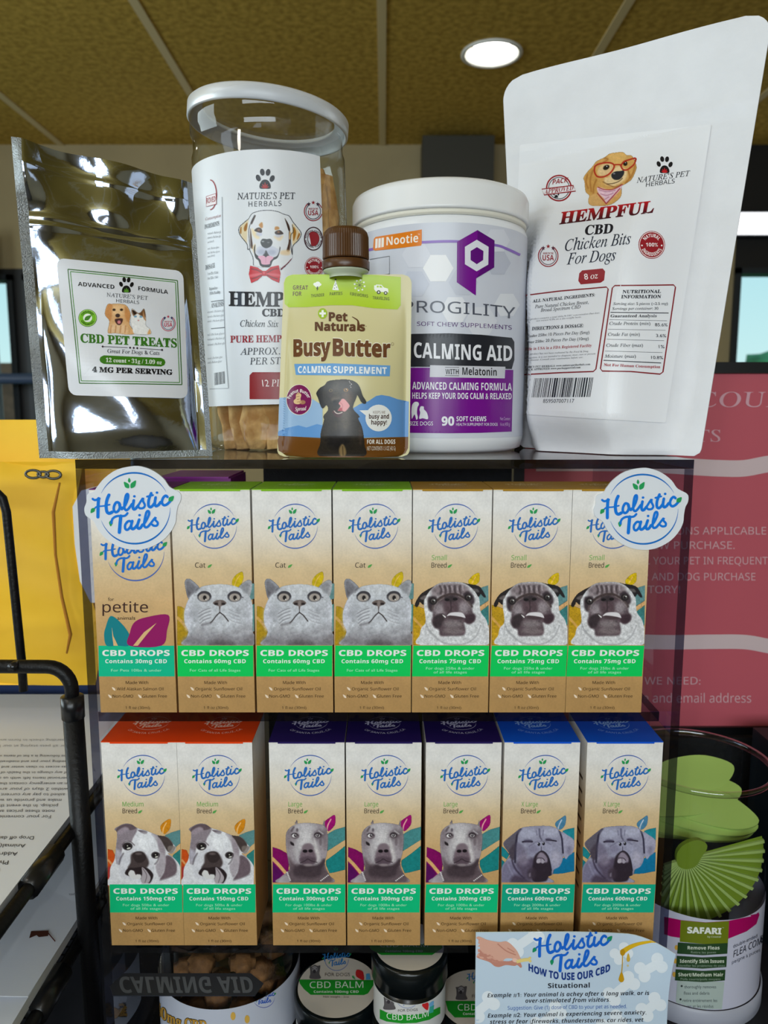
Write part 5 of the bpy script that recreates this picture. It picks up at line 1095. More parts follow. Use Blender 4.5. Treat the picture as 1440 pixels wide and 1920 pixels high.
for cx, cy, r_, c in ((535, 672, 95, (238, 238, 240)), (400, 590, 90, (214, 216, 226)), (690, 760, 90, (196, 199, 212)), (905, 640, 80, (190, 193, 207)), (390, 770, 90, (196, 200, 214)), (640, 930, 90, (226, 227, 233)), (800, 1000, 100, (216, 218, 226)), (900, 500, 80, (216, 218, 228)), (300, 900, 90, (218, 220, 228)), (960, 900, 80, (224, 226, 232))):
    pr.poly([(cx+r_*math.cos(math.radians(60*k)), cy+r_*math.sin(math.radians(60*k))) for k in range(6)], c, 1)
pr.ribbon([(100, 560), (250, 530), (430, 512), (650, 506), (880, 528), (960, 552), (1042, 590)], 16, (140, 105, 190), 2, True)
pr.poly('148,478 400,438 434,432 434,520 430,532 145,564 132,556 138,490', (226, 126, 22), 3); 
for k in range(3): pr.poly([(148+k*19, 490-k*3), (163+k*19, 488-k*3), (161+k*19, 546-k*3), (146+k*19, 549-k*3)], (245, 236, 226), 4)
pr.text('Nootie', 216, 412, 531, 52, (245, 236, 226), 'sb', y1=510, layer=4); pr.text('TM', 410, 422, 466, 8, (245, 236, 226), 's', layer=4)
pr.ribbon('112,618 234,597 234,720 112,742', 3, DK, 3, False); pr.ribbon('112,722 234,708', 3, DK, 3, False)
pr.poly('778,436 883,500 881,668 770,735 768,842 650,760 652,508', PU, 3); pr.poly('778,436 883,500 881,668 770,735 815,650 815,565 778,545', (92, 8, 116), 4); pr.poly('773,496 846,540 844,650 772,692 700,648 700,540', (226, 226, 234), 5); pr.poly('774,542 814,566 812,622 773,648 735,622 735,566', (96, 10, 120), 6)
pr.text('PROGILITY', 318, 1012, 948, 72, (78, 82, 96), 's', y1=988, off=.012, bend=-14, layer=3)
pr.text('SOFT CHEW SUPPLEMENTS', 404, 990, 1030, 26, (84, 30, 110), 's', y1=1054, off=.012, bend=-5, layer=3)
pr.poly('150,1100 380,1080 600,1076 800,1085 990,1104 1006,1130 1006,1240 990,1298 800,1290 600,1284 380,1284 150,1290', DK, 3)
pr.text('CALMING AID', 385, 992, 1226, 94, WHt, 'sb', y1=1248, off=.004, bend=3, layer=5)
pr.poly('60,1296 370,1290 600,1290 800,1296 1000,1304 992,1600 990,1686 800,1694 600,1697 370,1694 60,1680', PU, 2)
pr.poly('485,1274 950,1284 946,1356 483,1348', (206, 206, 214), 4); pr.text('WITH', 580, 662, 1330, 32, (30, 30, 36), 'sb', y1=1331, layer=5); pr.text('Melatonin', 684, 896, 1334, 46, (30, 30, 36), 'sb', y1=1340, layer=5)
pr.ribbon('578,1287 664,1288', 3, (30, 30, 36), 5, False); pr.ribbon('578,1338 664,1340', 3, (30, 30, 36), 5, False)
pr.text('ADVANCED CALMING FORMULA', 375, 990, 1424, 46, WHt, 'sb', y1=1432, layer=4); pr.text('HELPS KEEP YOUR DOG CALM & RELAXED', 375, 988, 1482, 38, WHt, 'sb', y1=1486, layer=4)
pr.text('ALL SIZE DOGS', 300, 503, 1648, 24, WHt, '', layer=4); pr.text('90', 556, 634, 1648, 54, WHt, 'sb', layer=4, off=.02); pr.text('SOFT CHEWS', 648, 832, 1622, 30, WHt, 'sb', layer=4); pr.text('HEALTH SUPPLEMENT FOR DOGS', 646, 902, 1650, 17, WHt, '', layer=4); pr.text('Net Content', 918, 980, 1616, 20, (205, 170, 216), '', layer=4); pr.text('16 oz (450 g)', 918, 978, 1650, 20, (205, 170, 216), '', layer=4)
pr.poly('392,1502 412,1505 416,1520 408,1535 404,1570 410,1600 400,1612 390,1580 378,1600 372,1605 370,1560 375,1520', WHt, 4, True); pr.poly('428,1530 446,1532 448,1548 466,1570 472,1608 440,1604 418,1606 424,1570 420,1550', WHt, 4, True)
tmp = MB(); pr.into(tmp); tmp.xf(Matrix.Translation((-TC[0], -TC[1], -TOPZ))); tl.add(tmp.v, tmp.f, 0, tmp.c)
tl.obj('wraparound_label', INKG, tt)

# ---- squeeze pouch of peanut spread
BB = Vector((-.020, .371, TOPZ))
F, B, bn = pouch((-.0532, .372, TOPZ+.0004), (.0127, .372, TOPZ+.0004), (-.0484, .3735, .0651), (.0134, .3735, .0651), .0105, 70, 110, None, .9, (0, .12, .35, .98), rc=(.0035, .0045), seal=.05)
bm_ = MB(); bm_.grid(F).grid(B, flip=True); close_pouch(bm_, F, B); bsurf = surf_bvh(bvh(bm_)); bm_.c = [tuple(lin((212, 202, 152)))]*len(bm_.v)
bt = thing('squeeze_pouch', 'small beige squeeze pouch with black dog picture and brown screw cap', 'pouch', BB)
pr = Print(bsurf, .00012, .00005, 6).crop(500, 400, 4)
LM, BR_ = (176, 206, 20), (92, 54, 24)
pr.poly('160,462 400,455 600,454 800,462 1006,478 1005,690 980,722 800,712 640,690 480,690 300,704 165,705 135,680 130,500', LM, 1)
pr.text('GREAT', 197, 310, 573, 32, BR_, 'sb', y1=574); pr.text('FOR', 197, 262, 620, 32, BR_, 'sb', y1=619)
for x0_, x1_, y_, y2_, t_ in ((333, 432, 632, 624, 'THUNDER'), (473, 568, 618, 612, 'PARTIES'), (626, 760, 616, 634, 'FIREWORKS'), (795, 920, 646, 654, 'TRAVELING')): pr.text(t_, x0_, x1_, y_, 24, (50, 46, 20), 'sb', y1=y2_, off=-.01)
W3 = (244, 246, 236)
for x, y, r_ in ((365, 533, 15), (384, 526, 17), (398, 535, 13), (380, 540, 20)): pr.ell(x, y, r_, r_*.8, W3, 2)
pr.poly('378,550 388,550 382,564 390,564 376,586 380,570 373,570', (40, 40, 30), 3); pr.poly('516,500 492,576 542,578', W3, 2); pr.ell(517, 497, 8, 6, (40, 40, 30), 3)
for x, y in ((512, 540), (525, 555), (508, 562), (520, 530)): pr.ell(x, y, 4, 3, (60, 60, 30), 3)
for k in range(8): a = k*PI/4+.2; pr.ribbon([(697, 540), (697+math.cos(a)*30, 540+math.sin(a)*32)], 3, (60, 70, 20), 2, False); pr.ell(697+math.cos(a)*38, 540+math.sin(a)*40, 7, 6, W3, 2)
pr.poly('806,542 818,540 822,535 862,537 878,556 910,566 914,594 818,588 806,570', W3, 2); pr.ell(840, 593, 15, 15, (70, 76, 30), 3); pr.ell(892, 599, 14, 14, (70, 76, 30), 3); pr.ell(840, 593, 6, 6, W3, 4); pr.ell(892, 599, 6, 6, W3, 4); pr.poly('826,543 840,543 840,558 826,557', LM, 3); pr.poly('846,543 860,544 868,559 846,558', LM, 3)
pr.ell(420, 752, 35, 40, (160, 190, 20), 1); pr.poly('412,727 428,727 428,744 444,744 444,760 428,760 428,780 412,780 412,760 396,760 396,744 412,744', W3, 2)
pr.text('Pet', 466, 606, 808, 64, BR_, 'sb', y1=810, off=.025); pr.text('Natura s', 362, 738, 880, 62, BR_, 'sb', y1=884, off=.03); pr.ribbon('688,880 688,830 680,802 640,776', lambda t: 24*(1-t*.85), BR_, 2); pr.ell(745, 848, 3, 3, BR_)
pr.text('Busy', 202, 480, 1072, 122, (240, 236, 214), 'sb', y1=1064, layer=1, off=.055); pr.text('Butter', 496, 930, 1066, 124, (240, 236, 214), 'sb', y1=1078, layer=1, off=.055)
pr.text('Busy', 202, 480, 1072, 122, (104, 62, 30), 'sb', y1=1064, off=.03); pr.text('Butter', 496, 928, 1066, 122, (104, 62, 30), 'sb', y1=1078, off=.03); pr.ring(943, 981, 9, 11, 2, BR_)
pr.poly('208,1130 500,1126 926,1142 922,1222 500,1216 220,1212', (104, 160, 214), 1); pr.text('CALMING', 236, 482, 1198, 50, (238, 240, 240), 'sb', y1=1196, off=.01); pr.text('SUPPLEMENT', 500, 900, 1198, 50, (238, 240, 240), 'sb', y1=1206, off=.01)
MT, MT2 = (98, 150, 208), (150, 182, 216)
pr.poly('80,1384 150,1380 250,1400 330,1384 420,1440 420,1682 78,1668', MT2, 1); pr.poly('76,1640 150,1610 240,1590 300,1606 380,1580 420,1590 420,1684 76,1668', MT, 2)
pr.poly('650,1460 700,1430 760,1410 820,1370 860,1362 920,1372 980,1394 1066,1412 1062,1676 650,1684', MT, 1)
pr.poly('78,1668 400,1684 700,1686 1062,1676 1060,1760 1040,1800 980,1822 700,1836 400,1838 150,1815 90,1780', (112, 68, 22), 2)
pr.o = (0, 0, 1); blacklab_picture().into(pr, 3); pr.crop(500, 400, 4)
pr.ell(246, 1398, 96, 116, (240, 236, 214), 3); pr.ell(246, 1398, 92, 112, (122, 20, 82), 4)
pr.arctext('Peanut Butter', 246, 1410, 68, 165, 20, 24, (240, 230, 226), 'sb', 5); pr.text('Spread', 216, 300, 1484, 30, (240, 230, 226), 'sfbi', y1=1476, layer=5)
pr.poly('240,1345 262,1360 256,1392 262,1420 240,1432 212,1426 206,1405 222,1388 224,1360', (224, 190, 140), 5, True); pr.ell(272, 1417, 22, 16, (170, 120, 90), 5)
for k in range(4): pr.ribbon([(226+k*2, 1356+k*20), (250, 1352+k*20)], 3, (140, 90, 60), 6, False)
pr.ell(838, 1535, 98, 100, (236, 236, 232), 3); pr.poly('695,1478 770,1476 760,1530', (236, 236, 232), 3); pr.text('KEEPS ME', 797, 888, 1502, 20, (110, 70, 40), 's', layer=4); pr.text('busy and', 766, 915, 1540, 34, (70, 44, 30), 'sb', layer=4, off=.01); pr.text('happy!', 783, 900, 1584, 34, (70, 44, 30), 'sb', layer=4, off=.01)
pr.text('FOR ALL DOGS', 752, 962, 1728, 32, (244, 240, 230), 'sb', layer=4); pr.text('NET CONTENTS 1.5 OZ (42 G)', 752, 964, 1776, 30, (226, 216, 200), '', layer=4, off=.01)
pr.into(bm_); bm_.xf(Matrix.Translation(-BB)).obj('pouch_body', INKG, bt)
# neck and ribbed cap
cc = (-.0184-BB.x, .3735-BB.y); zc = .0662-TOPZ; cr = .0113; cp = MB()
MB().lathe([(.008, .0632-TOPZ), (.008, zc-.0012), (cr-.0004, zc-.0002), (cr-.0004, zc+.0006), (.007, zc+.0006)], 40, 0, cc).obj('spout', pbr('pale_spout', (186, 194, 168), .4), bt)
MB().lathe([(cr, zc+.0008), (cr+.0002, zc+.0012), (cr+.0002, zc+.0045), (cr-.0003, zc+.005)], 60, 0, cc).obj('tamper_ring', M['brown_plastic'], bt)
n = 120; rings = []
for r0, z, rib in ((cr-.0004, .0055, 1), (cr-.0001, .006, 1), (cr-.0003, .0160, 1), (cr-.001, .0182, .5), (cr-.0024, .0196, 0), (0, .0199, 0)):
    rings.append([(cc[0]+(r0-(.00035*rib if k % 2 else 0))*math.cos(2*PI*k/n), cc[1]+(r0-(.00035*rib if k % 2 else 0))*math.sin(2*PI*k/n), zc+z) for k in range(n+1)])
cp.grid(rings, smooth=False); cp.obj('screw_cap', M['brown_plastic'], bt)

# ---- white paper pouch
WB = Vector((.135, .42, TOPZ))
def crumple(s, t): e = min(1, min(s, 1-s)/.06); return e*(.0007*math.sin(9*s+13*t)+.0008*math.sin(17*t-6*s+2)*(1-t)) + .0006*math.exp(-((t-.80)/.012)**2)*e - .0005*math.exp(-((t-.765)/.010)**2)*e
F, B, wn = pouch((.085, .469, TOPZ+.0004), (.1585, .3745, TOPZ+.0004), (.0722, .486, .1992), (.1962, .4065, .2003), .031, 90, 130, crumple, .8, (0, .10, .40, .80), rc=(.004, .013), seal=.10, flat=(.07, .30, .68, .93))
wm = MB(); wm.grid(F).grid(B, flip=True); close_pouch(wm, F, B); ws = surf_bvh(bvh(wm))
wt = thing('treat_pouch', 'large white paper pouch with red and black label, leaning at the right end', 'pouch', WB)
wm.xf(Matrix.Translation(-WB)).obj('pouch_body', pbr('white_paper_pouch', (224, 225, 230), .55, noise=.03, nscale=60, bump=.12, bscale=240), wt)
wl = MB(); pr = Print(ws, .0004, .00006, 9); corner_patch(pr, [(975, 272), (1334, 234), (1247, 793), (955, 775)], (230, 231, 236), 0, .01)
pr.crop(920, 0, 2.1827); RR = (150, 26, 40); NB = (30, 32, 44)
pr.ring(281, 772, 50, 52, 6, RR); pr.ring(281, 772, 42, 44, 3, NB); pr.poly('212,776 340,762 350,785 222,800', (232, 230, 236), 3); pr.ribbon('212,776 340,762 350,785 222,800', 4, RR, 4, False, True); pr.text('APPROVED', 222, 338, 797, 20, RR, 'sfb', y1=781, layer=4, up=.2); pr.text('PACK', 254, 316, 757, 20, RR, 'sb', y1=748, up=.2); paw(pr, 270, 800, 14, NB, NB)
pr.o = (0, 0, 1); glassesdog_picture().into(pr, 1); pr.crop(920, 0, 2.1827)
paw(pr, 712, 680, 38, (26, 26, 32), (190, 30, 40)); pr.text("NATURE'S PET", 598, 812, 752, 22, NB, 'sf', y1=722, up=.2, off=.004); pr.text('HERBALS', 636, 752, 768, 18, NB, 's', y1=752, up=.1)
pr.text('HEMPFUL', 282, 665, 920, 48, ((186, 20, 34), (66, 14, 30)), 'sfb', y1=872, up=.2, off=.02); pr.text('CBD', 385, 500, 964, 38, (28, 28, 40), 'sfb', y1=956, up=.15, off=.015)
pr.text('Chicken Bits', 304, 572, 1030, 46, (40, 48, 66), 'sfi', y1=1000, up=.1, off=.004); pr.text('For Dogs', 312, 512, 1085, 46, (40, 48, 66), 'sfi', y1=1066, up=.1, off=.004)
usa_seal(pr, 237, 1050, 40, RR, (90, 40, 60)); natural_seal(pr, 658, 1004, 54)
pr.poly('376,1108 460,1100 470,1112 466,1148 452,1158 370,1165 360,1150 364,1120', (146, 20, 34), 1); pr.text('8 oz', 384, 440, 1146, 24, (244, 234, 234), 'sf', y1=1140, off=.006)
pr.crop(960, 520, 4.5)
for q in ([(125, 152), (400, 118), (800, 84), (815, 100), (712, 775), (690, 796), (400, 806), (60, 824), (50, 812), (110, 170)], [(870, 72), (1360, 66), (1376, 84), (1270, 800), (1245, 818), (1000, 796), (765, 792), (750, 772), (850, 92)]): pr.ribbon(q, 11, (132, 22, 36), 1, False, True)
B_ = (32, 34, 46)
def X(t_, a, b, y, y1, h, st='sf', c=B_, off=.0, up=.14): pr.text(t_, a, b, y, h, c, st, y1=y1, up=up, off=off)
X('ALL NATURAL INGREDIENTS:', 178, 702, 215, 162, 26, 'sfb', off=.01); X('Pure Natural Chicken Breast,', 197, 650, 262, 225, 28, off=.006); X('Broad Spectrum CBD', 245, 580, 292, 264, 28, off=.006)
X('This product contains a total delta-9-THC concentration that does', 112, 740, 364, 308, 13, c=(80, 82, 92)); X('not exceed 0.3% on a dry-weight basis.', 208, 590, 374, 342, 13, c=(80, 82, 92))
X('DIRECTIONS & DOSAGE:', 172, 606, 448, 422, 28, 'sfb', off=.01); X('Under 25lbs:', 135, 300, 508, 494, 22, 'sfb'); X('10 Pieces Per Day (5mg)', 310, 656, 494, 478, 25, off=.006); X('Over 25lbs:', 130, 275, 560, 548, 22, 'sfb'); X('20 Pieces Per Day (10mg)', 286, 650, 546, 530, 25, off=.006)
X('Made in USA in a FDA Registered Facility', 98, 676, 618, 588, 24, 'sfb', (160, 40, 52)); X('This product has not been evaluated by the Food & Drug', 108, 648, 656, 632, 14, c=(80, 82, 92)); X('Administration. It is not intended to diagnose, treat, cure or prevent', 72, 708, 690, 652, 14, c=(80, 82, 92)); X('any disease. Consult your veterinarian before use.', 120, 605, 708, 682, 14, c=(80, 82, 92))
X("NATURE'S PET HERBALS: www.naturespetherbals.com", 78, 664, 768, 742, 16, 'sfb'); X('PACK APPROVED: www.packapproved.com', 116, 582, 788, 768, 16, 'sfb')
X('NUTRITIONAL', 932, 1252, 138, 134, 28, 'sfb', off=.012); X('INFORMATION', 920, 1252, 180, 178, 28, 'sfb', off=.012); X('Serving size: 5 pieces (~2.5 mg)', 858, 1310, 236, 234, 22, off=.006); X('Servings per container: 30', 850, 1230, 278, 274, 22, off=.006)
X('Guaranteed Analysis', 834, 1216, 340, 338, 24, 'sfb', off=.006)
for y, y1, a, b in ((302, 303, 834, 1318), (706, 724, 776, 1255)): pr.ribbon([(a, y-4), (b, y1)], 7, B_, 1, False)
for y, y1, a, b in ((360, 368, 826, 1305), (440, 448, 815, 1292), (524, 536, 802, 1280), (624, 636, 788, 1266)): pr.ribbon([(a, y), (b, y1)], 3, B_, 1, False)
for t_, v_, y, x in (('Crude Protein (min)', '85.6%', 404, 824), ('Crude Fat (min)', '3.6%', 496, 812), ('Crude Fiber (max)', '1%', 588, 798), ('Moisture (max)', '10.8%', 680, 786)):
    X(t_, x, x+(338, 262, 302, 254)[('85.6%', '3.6%', '1%', '10.8%').index(v_)], y, y, 26, off=.006); w_ = {'85.6%': 108, '3.6%': 88, '1%': 52, '10.8%': 104}[v_]; X(v_, x+484-w_, x+484, y+10, y+12, 26, off=.006)
X('Not For Human Consumption', 778, 1246, 750, 768, 22, 'sfb', (160, 30, 44), off=.01)
rb = random.Random(8); xx = 195.0
while xx < 685:
    w_ = rb.choice((3, 3, 6, 6, 9, 14)); 
    f_ = (xx-195)/490; pr.poly([(xx, 852-6*f_), (xx+w_, 852-6*f_), (xx+w_-26, 1014-4*f_), (xx-26, 1014-4*f_)], (28, 30, 40), 1); xx += w_+rb.choice((4, 6, 7, 10))
pr.text('859507007117', 266, 528, 1060, 32, (40, 42, 54), '', y1=1058, up=.1)
pr.into(wl); wl.xf(Matrix.Translation(-WB)).obj('label', INKG, wt)['label'] = 'large white printed label with red framed tables'
# ------------------------------------------------------------------ bottom tier of the display
FZ = R3Z
balm_black = pbr('black_jar_plastic', (10, 16, 18), .22)
def balm(c, r, h, lidh, lab, top, side, crop):
    """round jar with printed lid top; the art is placed from the enlarged view crop"""
    t = thing('balm_jar', lab, 'jar', (c.x, c.y, c.z-h), 'balm jars in the bottom tier')
    b0 = Vector((c.x, c.y, c.z-h))
    MB().lathe([(0, 0), (r-.003, 0), (r-.0012, .0015), (r-.0012, h-lidh-.0006), (0, h-lidh-.0006)], 64).obj('jar_body', balm_black, t)
    MB().lathe([(r-.003, h-lidh), (r, h-lidh+.0006), (r, h-.0016), (r-.0012, h), (r-.003, h-.0002), (0, h-.0002)], 64).obj('screw_lid', balm_black, t)
    lm = MB().disc(r-.0022, h+.0001, 64); lm.c = [tuple(lin((206, 198, 186)))]*len(lm.v)
    pr = Print(surf_zplane(c.z+.0001), .00006, .00004).crop(*crop)
    top(pr); tmp = MB(); pr.into(tmp); tmp.xf(Matrix.Translation(-b0)); lm.add(tmp.v, tmp.f, 0, tmp.c); lm.obj('lid_label', INK, t)
    sl = MB().lathe([(r-.0010, .004), (r-.0010, h-lidh-.003)], 48, 0, (0, 0), math.radians(185), math.radians(355)); sl.c = [tuple(lin((206, 206, 204)))]*len(sl.v)
    if side:
        w = MB(); w.v = list(sl.v); w.f = sl.f; w.xf(Matrix.Translation(b0)); pr = Print(surf_bvh(bvh(w)), .00008, .00004, 4).crop(*crop); side(pr); tmp = MB(); pr.into(tmp); tmp.xf(Matrix.Translation(-b0)); sl.add(tmp.v, tmp.f, 0, tmp.c)
    sl.obj('side_label', INK, t); return t
GB, TXT = (30, 148, 40), (222, 236, 222)
def dog(pr, x, y, k):
    pr.poly([(x+a*k, y+b*k) for a, b in ((-36, 46), (-34, 10), (-36, -30), (-40, -46), (-20, -48), (0, -58), (22, -50), (42, -52), (40, -20), (36, 10), (44, 46))], (92, 88, 90), 2, True); pr.ell(x, y-26*k, 22*k, 24*k, (150, 146, 150), 3); pr.ell(x-2*k, y-8*k, 12*k, 14*k, (60, 56, 60), 4)
    for s_ in (-1, 1): pr.ell(x+s_*14*k, y-28*k, 4*k, 4*k, (40, 36, 40), 4)
def top_a(pr):
    pr.arc(365, 118, 88, 82, 180, 360, 4, (110, 130, 190), 1); logo(pr, 597, 1767, 20.6, (50, 125, 195), ring=False, small=True)
    dog(pr, 200, 216, .98); pr.text('FOR DOGS', 277, 464, 243, 24, (110, 100, 96), ''); pr.leaf(515, 196, 568, 272, 56, (196, 40, 44), 2); pr.poly('585,225 612,222 620,268 585,270', (80, 160, 210), 2); pr.leaf(480, 240, 505, 268, 14, (60, 160, 90), 2)
    pr.poly('82,268 652,272 640,312 600,372 570,384 170,382 120,340 90,300', GB, 1); pr.text('CBD BALM', 163, 565, 332, 48, TXT, 's', y1=330, off=.006); pr.text('Contains 100mg CBD', 193, 530, 368, 18, TXT, 'sb'); pr.text('Net weight : 2oz', 264, 456, 404, 14, (90, 84, 60), '')
ja = atZ(633, 1849, -.331)
balm(ja, .0252, .0375, .0125, 'black balm jar with pet picture on its green banded lid, left of the others', top_a, None, (540, 1770, 4))
def top_b(pr):
    pr.poly('600,0 1150,0 1160,30 1080,84 700,84 620,40', GB, 1); pr.text('CBD BALM', 690, 1050, 24, 30, TXT, 's', off=.006); pr.text('Contains 100mg CBD', 730, 1010, 62, 14, TXT, 'sb')
def side_b(pr):
    dog(pr, 758, 440, 1.05); pr.ring(895, 415, 78, 64, 3, (120, 140, 200), 1); logo(pr, 739, 1853, 29.2, (50, 115, 205), ring=False, small=True)
    pr.text('FOR DOGS', 826, 972, 508, 18, (96, 92, 90), '', y1=500); pr.leaf(1018, 425, 1045, 495, 46, (200, 40, 44), 3); pr.leaf(1062, 470, 1090, 425, 30, (110, 170, 215), 3); pr.poly('1060,470 1095,455 1088,510 1056,520', (60, 165, 150), 3)
    pr.poly('690,488 740,512 820,528 920,530 1000,522 1060,505 1140,470 1140,520 1060,566 960,590 850,594 740,580 690,560', GB, 2); pr.text('CBD BALM', 742, 1052, 556, 44, TXT, 's', y1=538, bend=22, off=.006, layer=4)
jb = atZ(768, 1773, -.2895)
balm(jb, .0208, .0415, .0155, 'black balm jar stacked higher, its white label facing out, between the other two', top_b, side_b, (540, 1770, 4))
# the jar that carries it
jc = Vector((jb.x, jb.y, jb.z-.0416)); 
balm(jc, .0208, jc.z-FZ, .0145, 'black balm jar underneath the stacked one', lambda p: None, None, (540, 1770, 4))
def top_d(pr):
    logo(pr, 868, 1804, 20.6, (50, 125, 195), ring=False, small=True); dog(pr, 1298, 372, 1.0); pr.text('FOR DOGS', 1380, 1540, 405, 24, (110, 100, 96), '')
    pr.poly('1180,428 1700,430 1690,500 1640,552 1250,552 1200,500', GB, 1); pr.text('CBD BALM', 1273, 1640, 500, 48, TXT, 's', off=.006); pr.text('Contains 100mg CBD', 1312, 1600, 534, 18, TXT, 'sb')
jd = atZ(897, 1873, -.331)
balm(jd, .0245, .0375, .0125, 'black balm jar with printed lid, half hidden behind the instruction card', top_d, None, (540, 1770, 4))

# clear jar of chews at the left of the bottom tier
CJ = Vector((-.0935, .4135, FZ)); CR = .0418; CHh = .082
cj = thing('chew_jar', 'clear wide jar with white label, brown chews and clear lid in the bottom tier', 'jar', CJ)
MB().lathe([(0, .0005), (CR-.004, .0005), (CR, .005), (CR, CHh-.012), (CR-.002, CHh-.009), (CR-.002, CHh-.001)], 80).obj('jar_body', M['clear'], cj)
MB().lathe([(0, CHh-.001), (CR-.004, CHh-.001), (CR-.001, CHh-.002), (CR-.0008, CHh-.0085), (CR-.0018, CHh-.009)], 80).obj('clear_lid', M['clear'], cj)
sl = MB().lathe([(CR+.0002, .008), (CR+.0002, .041)], 70, 0, (0, 0), math.radians(175), math.radians(365)); sl.c = [tuple(lin((196, 200, 214)))]*len(sl.v)
w = MB(); w.v = list(sl.v); w.f = sl.f; w.xf(Matrix.Translation(CJ)); pr = Print(surf_bvh(bvh(w)), .0001, .00005, 4).crop(140, 1740, 3.4286)
pr.text('150mg CBD', 478, 850, 520, 70, (30, 26, 20), 'sfb', y1=664, bend=40, off=.05, layer=1); pr.text('150mg CBD', 478, 850, 520, 70, (200, 150, 60), 'sfb', y1=664, bend=40, off=.012)
logo(pr, 140+1105/3.4286, 1740+352/3.4286, 1440/62., (40, 90, 190), LEAFG, (90, 100, 190), small=True)
for x, y in ((1018, 565), (1108, 585)): pr.ell(x, y, 16, 26, (222, 176, 80), 2)
tmp = MB(); pr.into(tmp); tmp.xf(Matrix.Translation(-CJ)); sl.add(tmp.v, tmp.f, 0, tmp.c); sl.obj('label', INKG, cj)
chm = pbr('brown_chew', (120, 82, 46), .8, noise=.4, nscale=120, bump=.6, bscale=200)
rq = random.Random(2); first = None
def chew():
    bm = bmesh.new(); bmesh.ops.create_cube(bm, size=1); bmesh.ops.bevel(bm, geom=bm.edges[:], offset=.22, segments=3, affect='EDGES')
    for v in bm.verts: v.co = Vector((v.co.x*.014, v.co.y*.014, v.co.z*.009))
    for f in bm.faces: f.smooth = True
    me = bpy.data.meshes.new('chew'); bm.to_mesh(me); bm.free(); me.materials.append(chm); return me
cme = chew()
for k, (lz, n_, rad) in enumerate(((.006, 6, .026), (.016, 6, .027), (.026, 6, .026), (.036, 6, .027), (.046, 7, .028), (.0555, 7, .027), (.0555, 1, 0))):
    for i in range(n_):
        o = bpy.data.objects.new('pet_chew', cme); COL.objects.link(o); a = 2*PI*i/n_+k*.5
        o.location = CJ+Vector((rad*math.cos(a), rad*math.sin(a), lz)); o.rotation_euler = (rq.uniform(-.2, .2), rq.uniform(-.2, .2), rq.uniform(0, 3)); tag(o, 'brown soft chew inside the clear jar in the bottom tier', 'chew', 'soft chews in the clear jar')
# reflection of lettering painted as flipped grey print on a dark plate
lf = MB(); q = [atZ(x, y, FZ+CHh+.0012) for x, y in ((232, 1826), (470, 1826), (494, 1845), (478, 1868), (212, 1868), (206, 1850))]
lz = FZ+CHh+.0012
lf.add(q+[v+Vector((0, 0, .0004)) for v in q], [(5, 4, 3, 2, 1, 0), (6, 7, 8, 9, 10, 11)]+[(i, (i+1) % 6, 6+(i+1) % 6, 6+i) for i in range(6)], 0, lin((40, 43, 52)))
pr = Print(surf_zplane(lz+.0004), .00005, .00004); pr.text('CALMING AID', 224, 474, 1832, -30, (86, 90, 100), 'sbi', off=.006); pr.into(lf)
lfo = tag(lf.obj('reflection_plate', INK), 'painted reflection of flipped grey lettering on a dark plate over the clear chew jar', 'painted_reflection')

# ------------------------------------------------------------------ instruction card in front
cd = thing('instruction_card', 'pale blue instruction card with bone pattern leaning on the display front', 'card', (.073, .336, DZ))
K0 = Vector((.073, .336, DZ)); c00, c10, c11, c01 = (884, 1925), (1236, 1925), (1250, 1779), (892, 1746)
def cardpt(s, t):
    # t=0 at the counter, 1 at the top edge
    yb, yt = .327, .346; Y = yb+(yt-yb)*t
    tl = atY(892, 1746, yt); trr = atY(1249, 1762, yt); z = DZ+.0005+(tl.z-DZ-.0005)*t + (-.0003-.0026*max(0, (s-.45)/.55)**2)*t*t
    x = tl.x-.0015+.0015*t+(trr.x-tl.x)*s
    z += .0021*math.sin(PI*s)*t*t
    curl = .010*max(0, (s-.78)/.22)**2*max(0, (t-.55)/.45)**2 + .002*math.sin(PI*s)
    return Vector((x, Y-.0005-curl*1.2, z))
G1_ = [[cardpt(i/29, j/39) for i in range(30)] for j in range(40)]; cm = MB(); cm.grid(G1_, 0, lin((190, 208, 226))).grid([[p+Vector((0, .0004, 0)) for p in r] for r in G1_], 0, lin((225, 228, 230)), flip=True)
close_pouch(cm, G1_, [[p+Vector((0, .0004, 0)) for p in r] for r in G1_], 0, lin((230, 232, 232)))
pr = Print(surf_bvh(bvh(cm)), .00008, .00004, 10).crop(880, 1740, 3.7895); BN = (222, 230, 238)
def bone(x, y, L_, r_, a):
    c, s_ = math.cos(a), math.sin(a); n_ = (-s_, c); pr.ribbon([(x-c*L_, y-s_*L_), (x+c*L_, y+s_*L_)], r_*1.1, BN, 1, False)
    for e in (-1, 1):
        for k in (-1, 1): pr.ell(x+e*c*L_+k*n_[0]*r_*.55, y+e*s_*L_+k*n_[1]*r_*.55, r_*.72, r_*.72, BN, 1)
for b_ in ((400, 90, 90, 60, -.6), (1080, 430, 90, 60, -.7), (100, 560, 70, 60, -.7), (1290, 280, 70, 60, -.5), (1290, 560, 60, 60, -.7), (1080, 180, 40, 50, -.6), (560, 640, 90, 60, -.7), (1010, 680, 60, 60, -.6)): bone(*b_)
logo(pr, 979.2, 1697.5, 7.53, (20, 100, 205), (20, 140, 95), ring=False, fat=1.2)
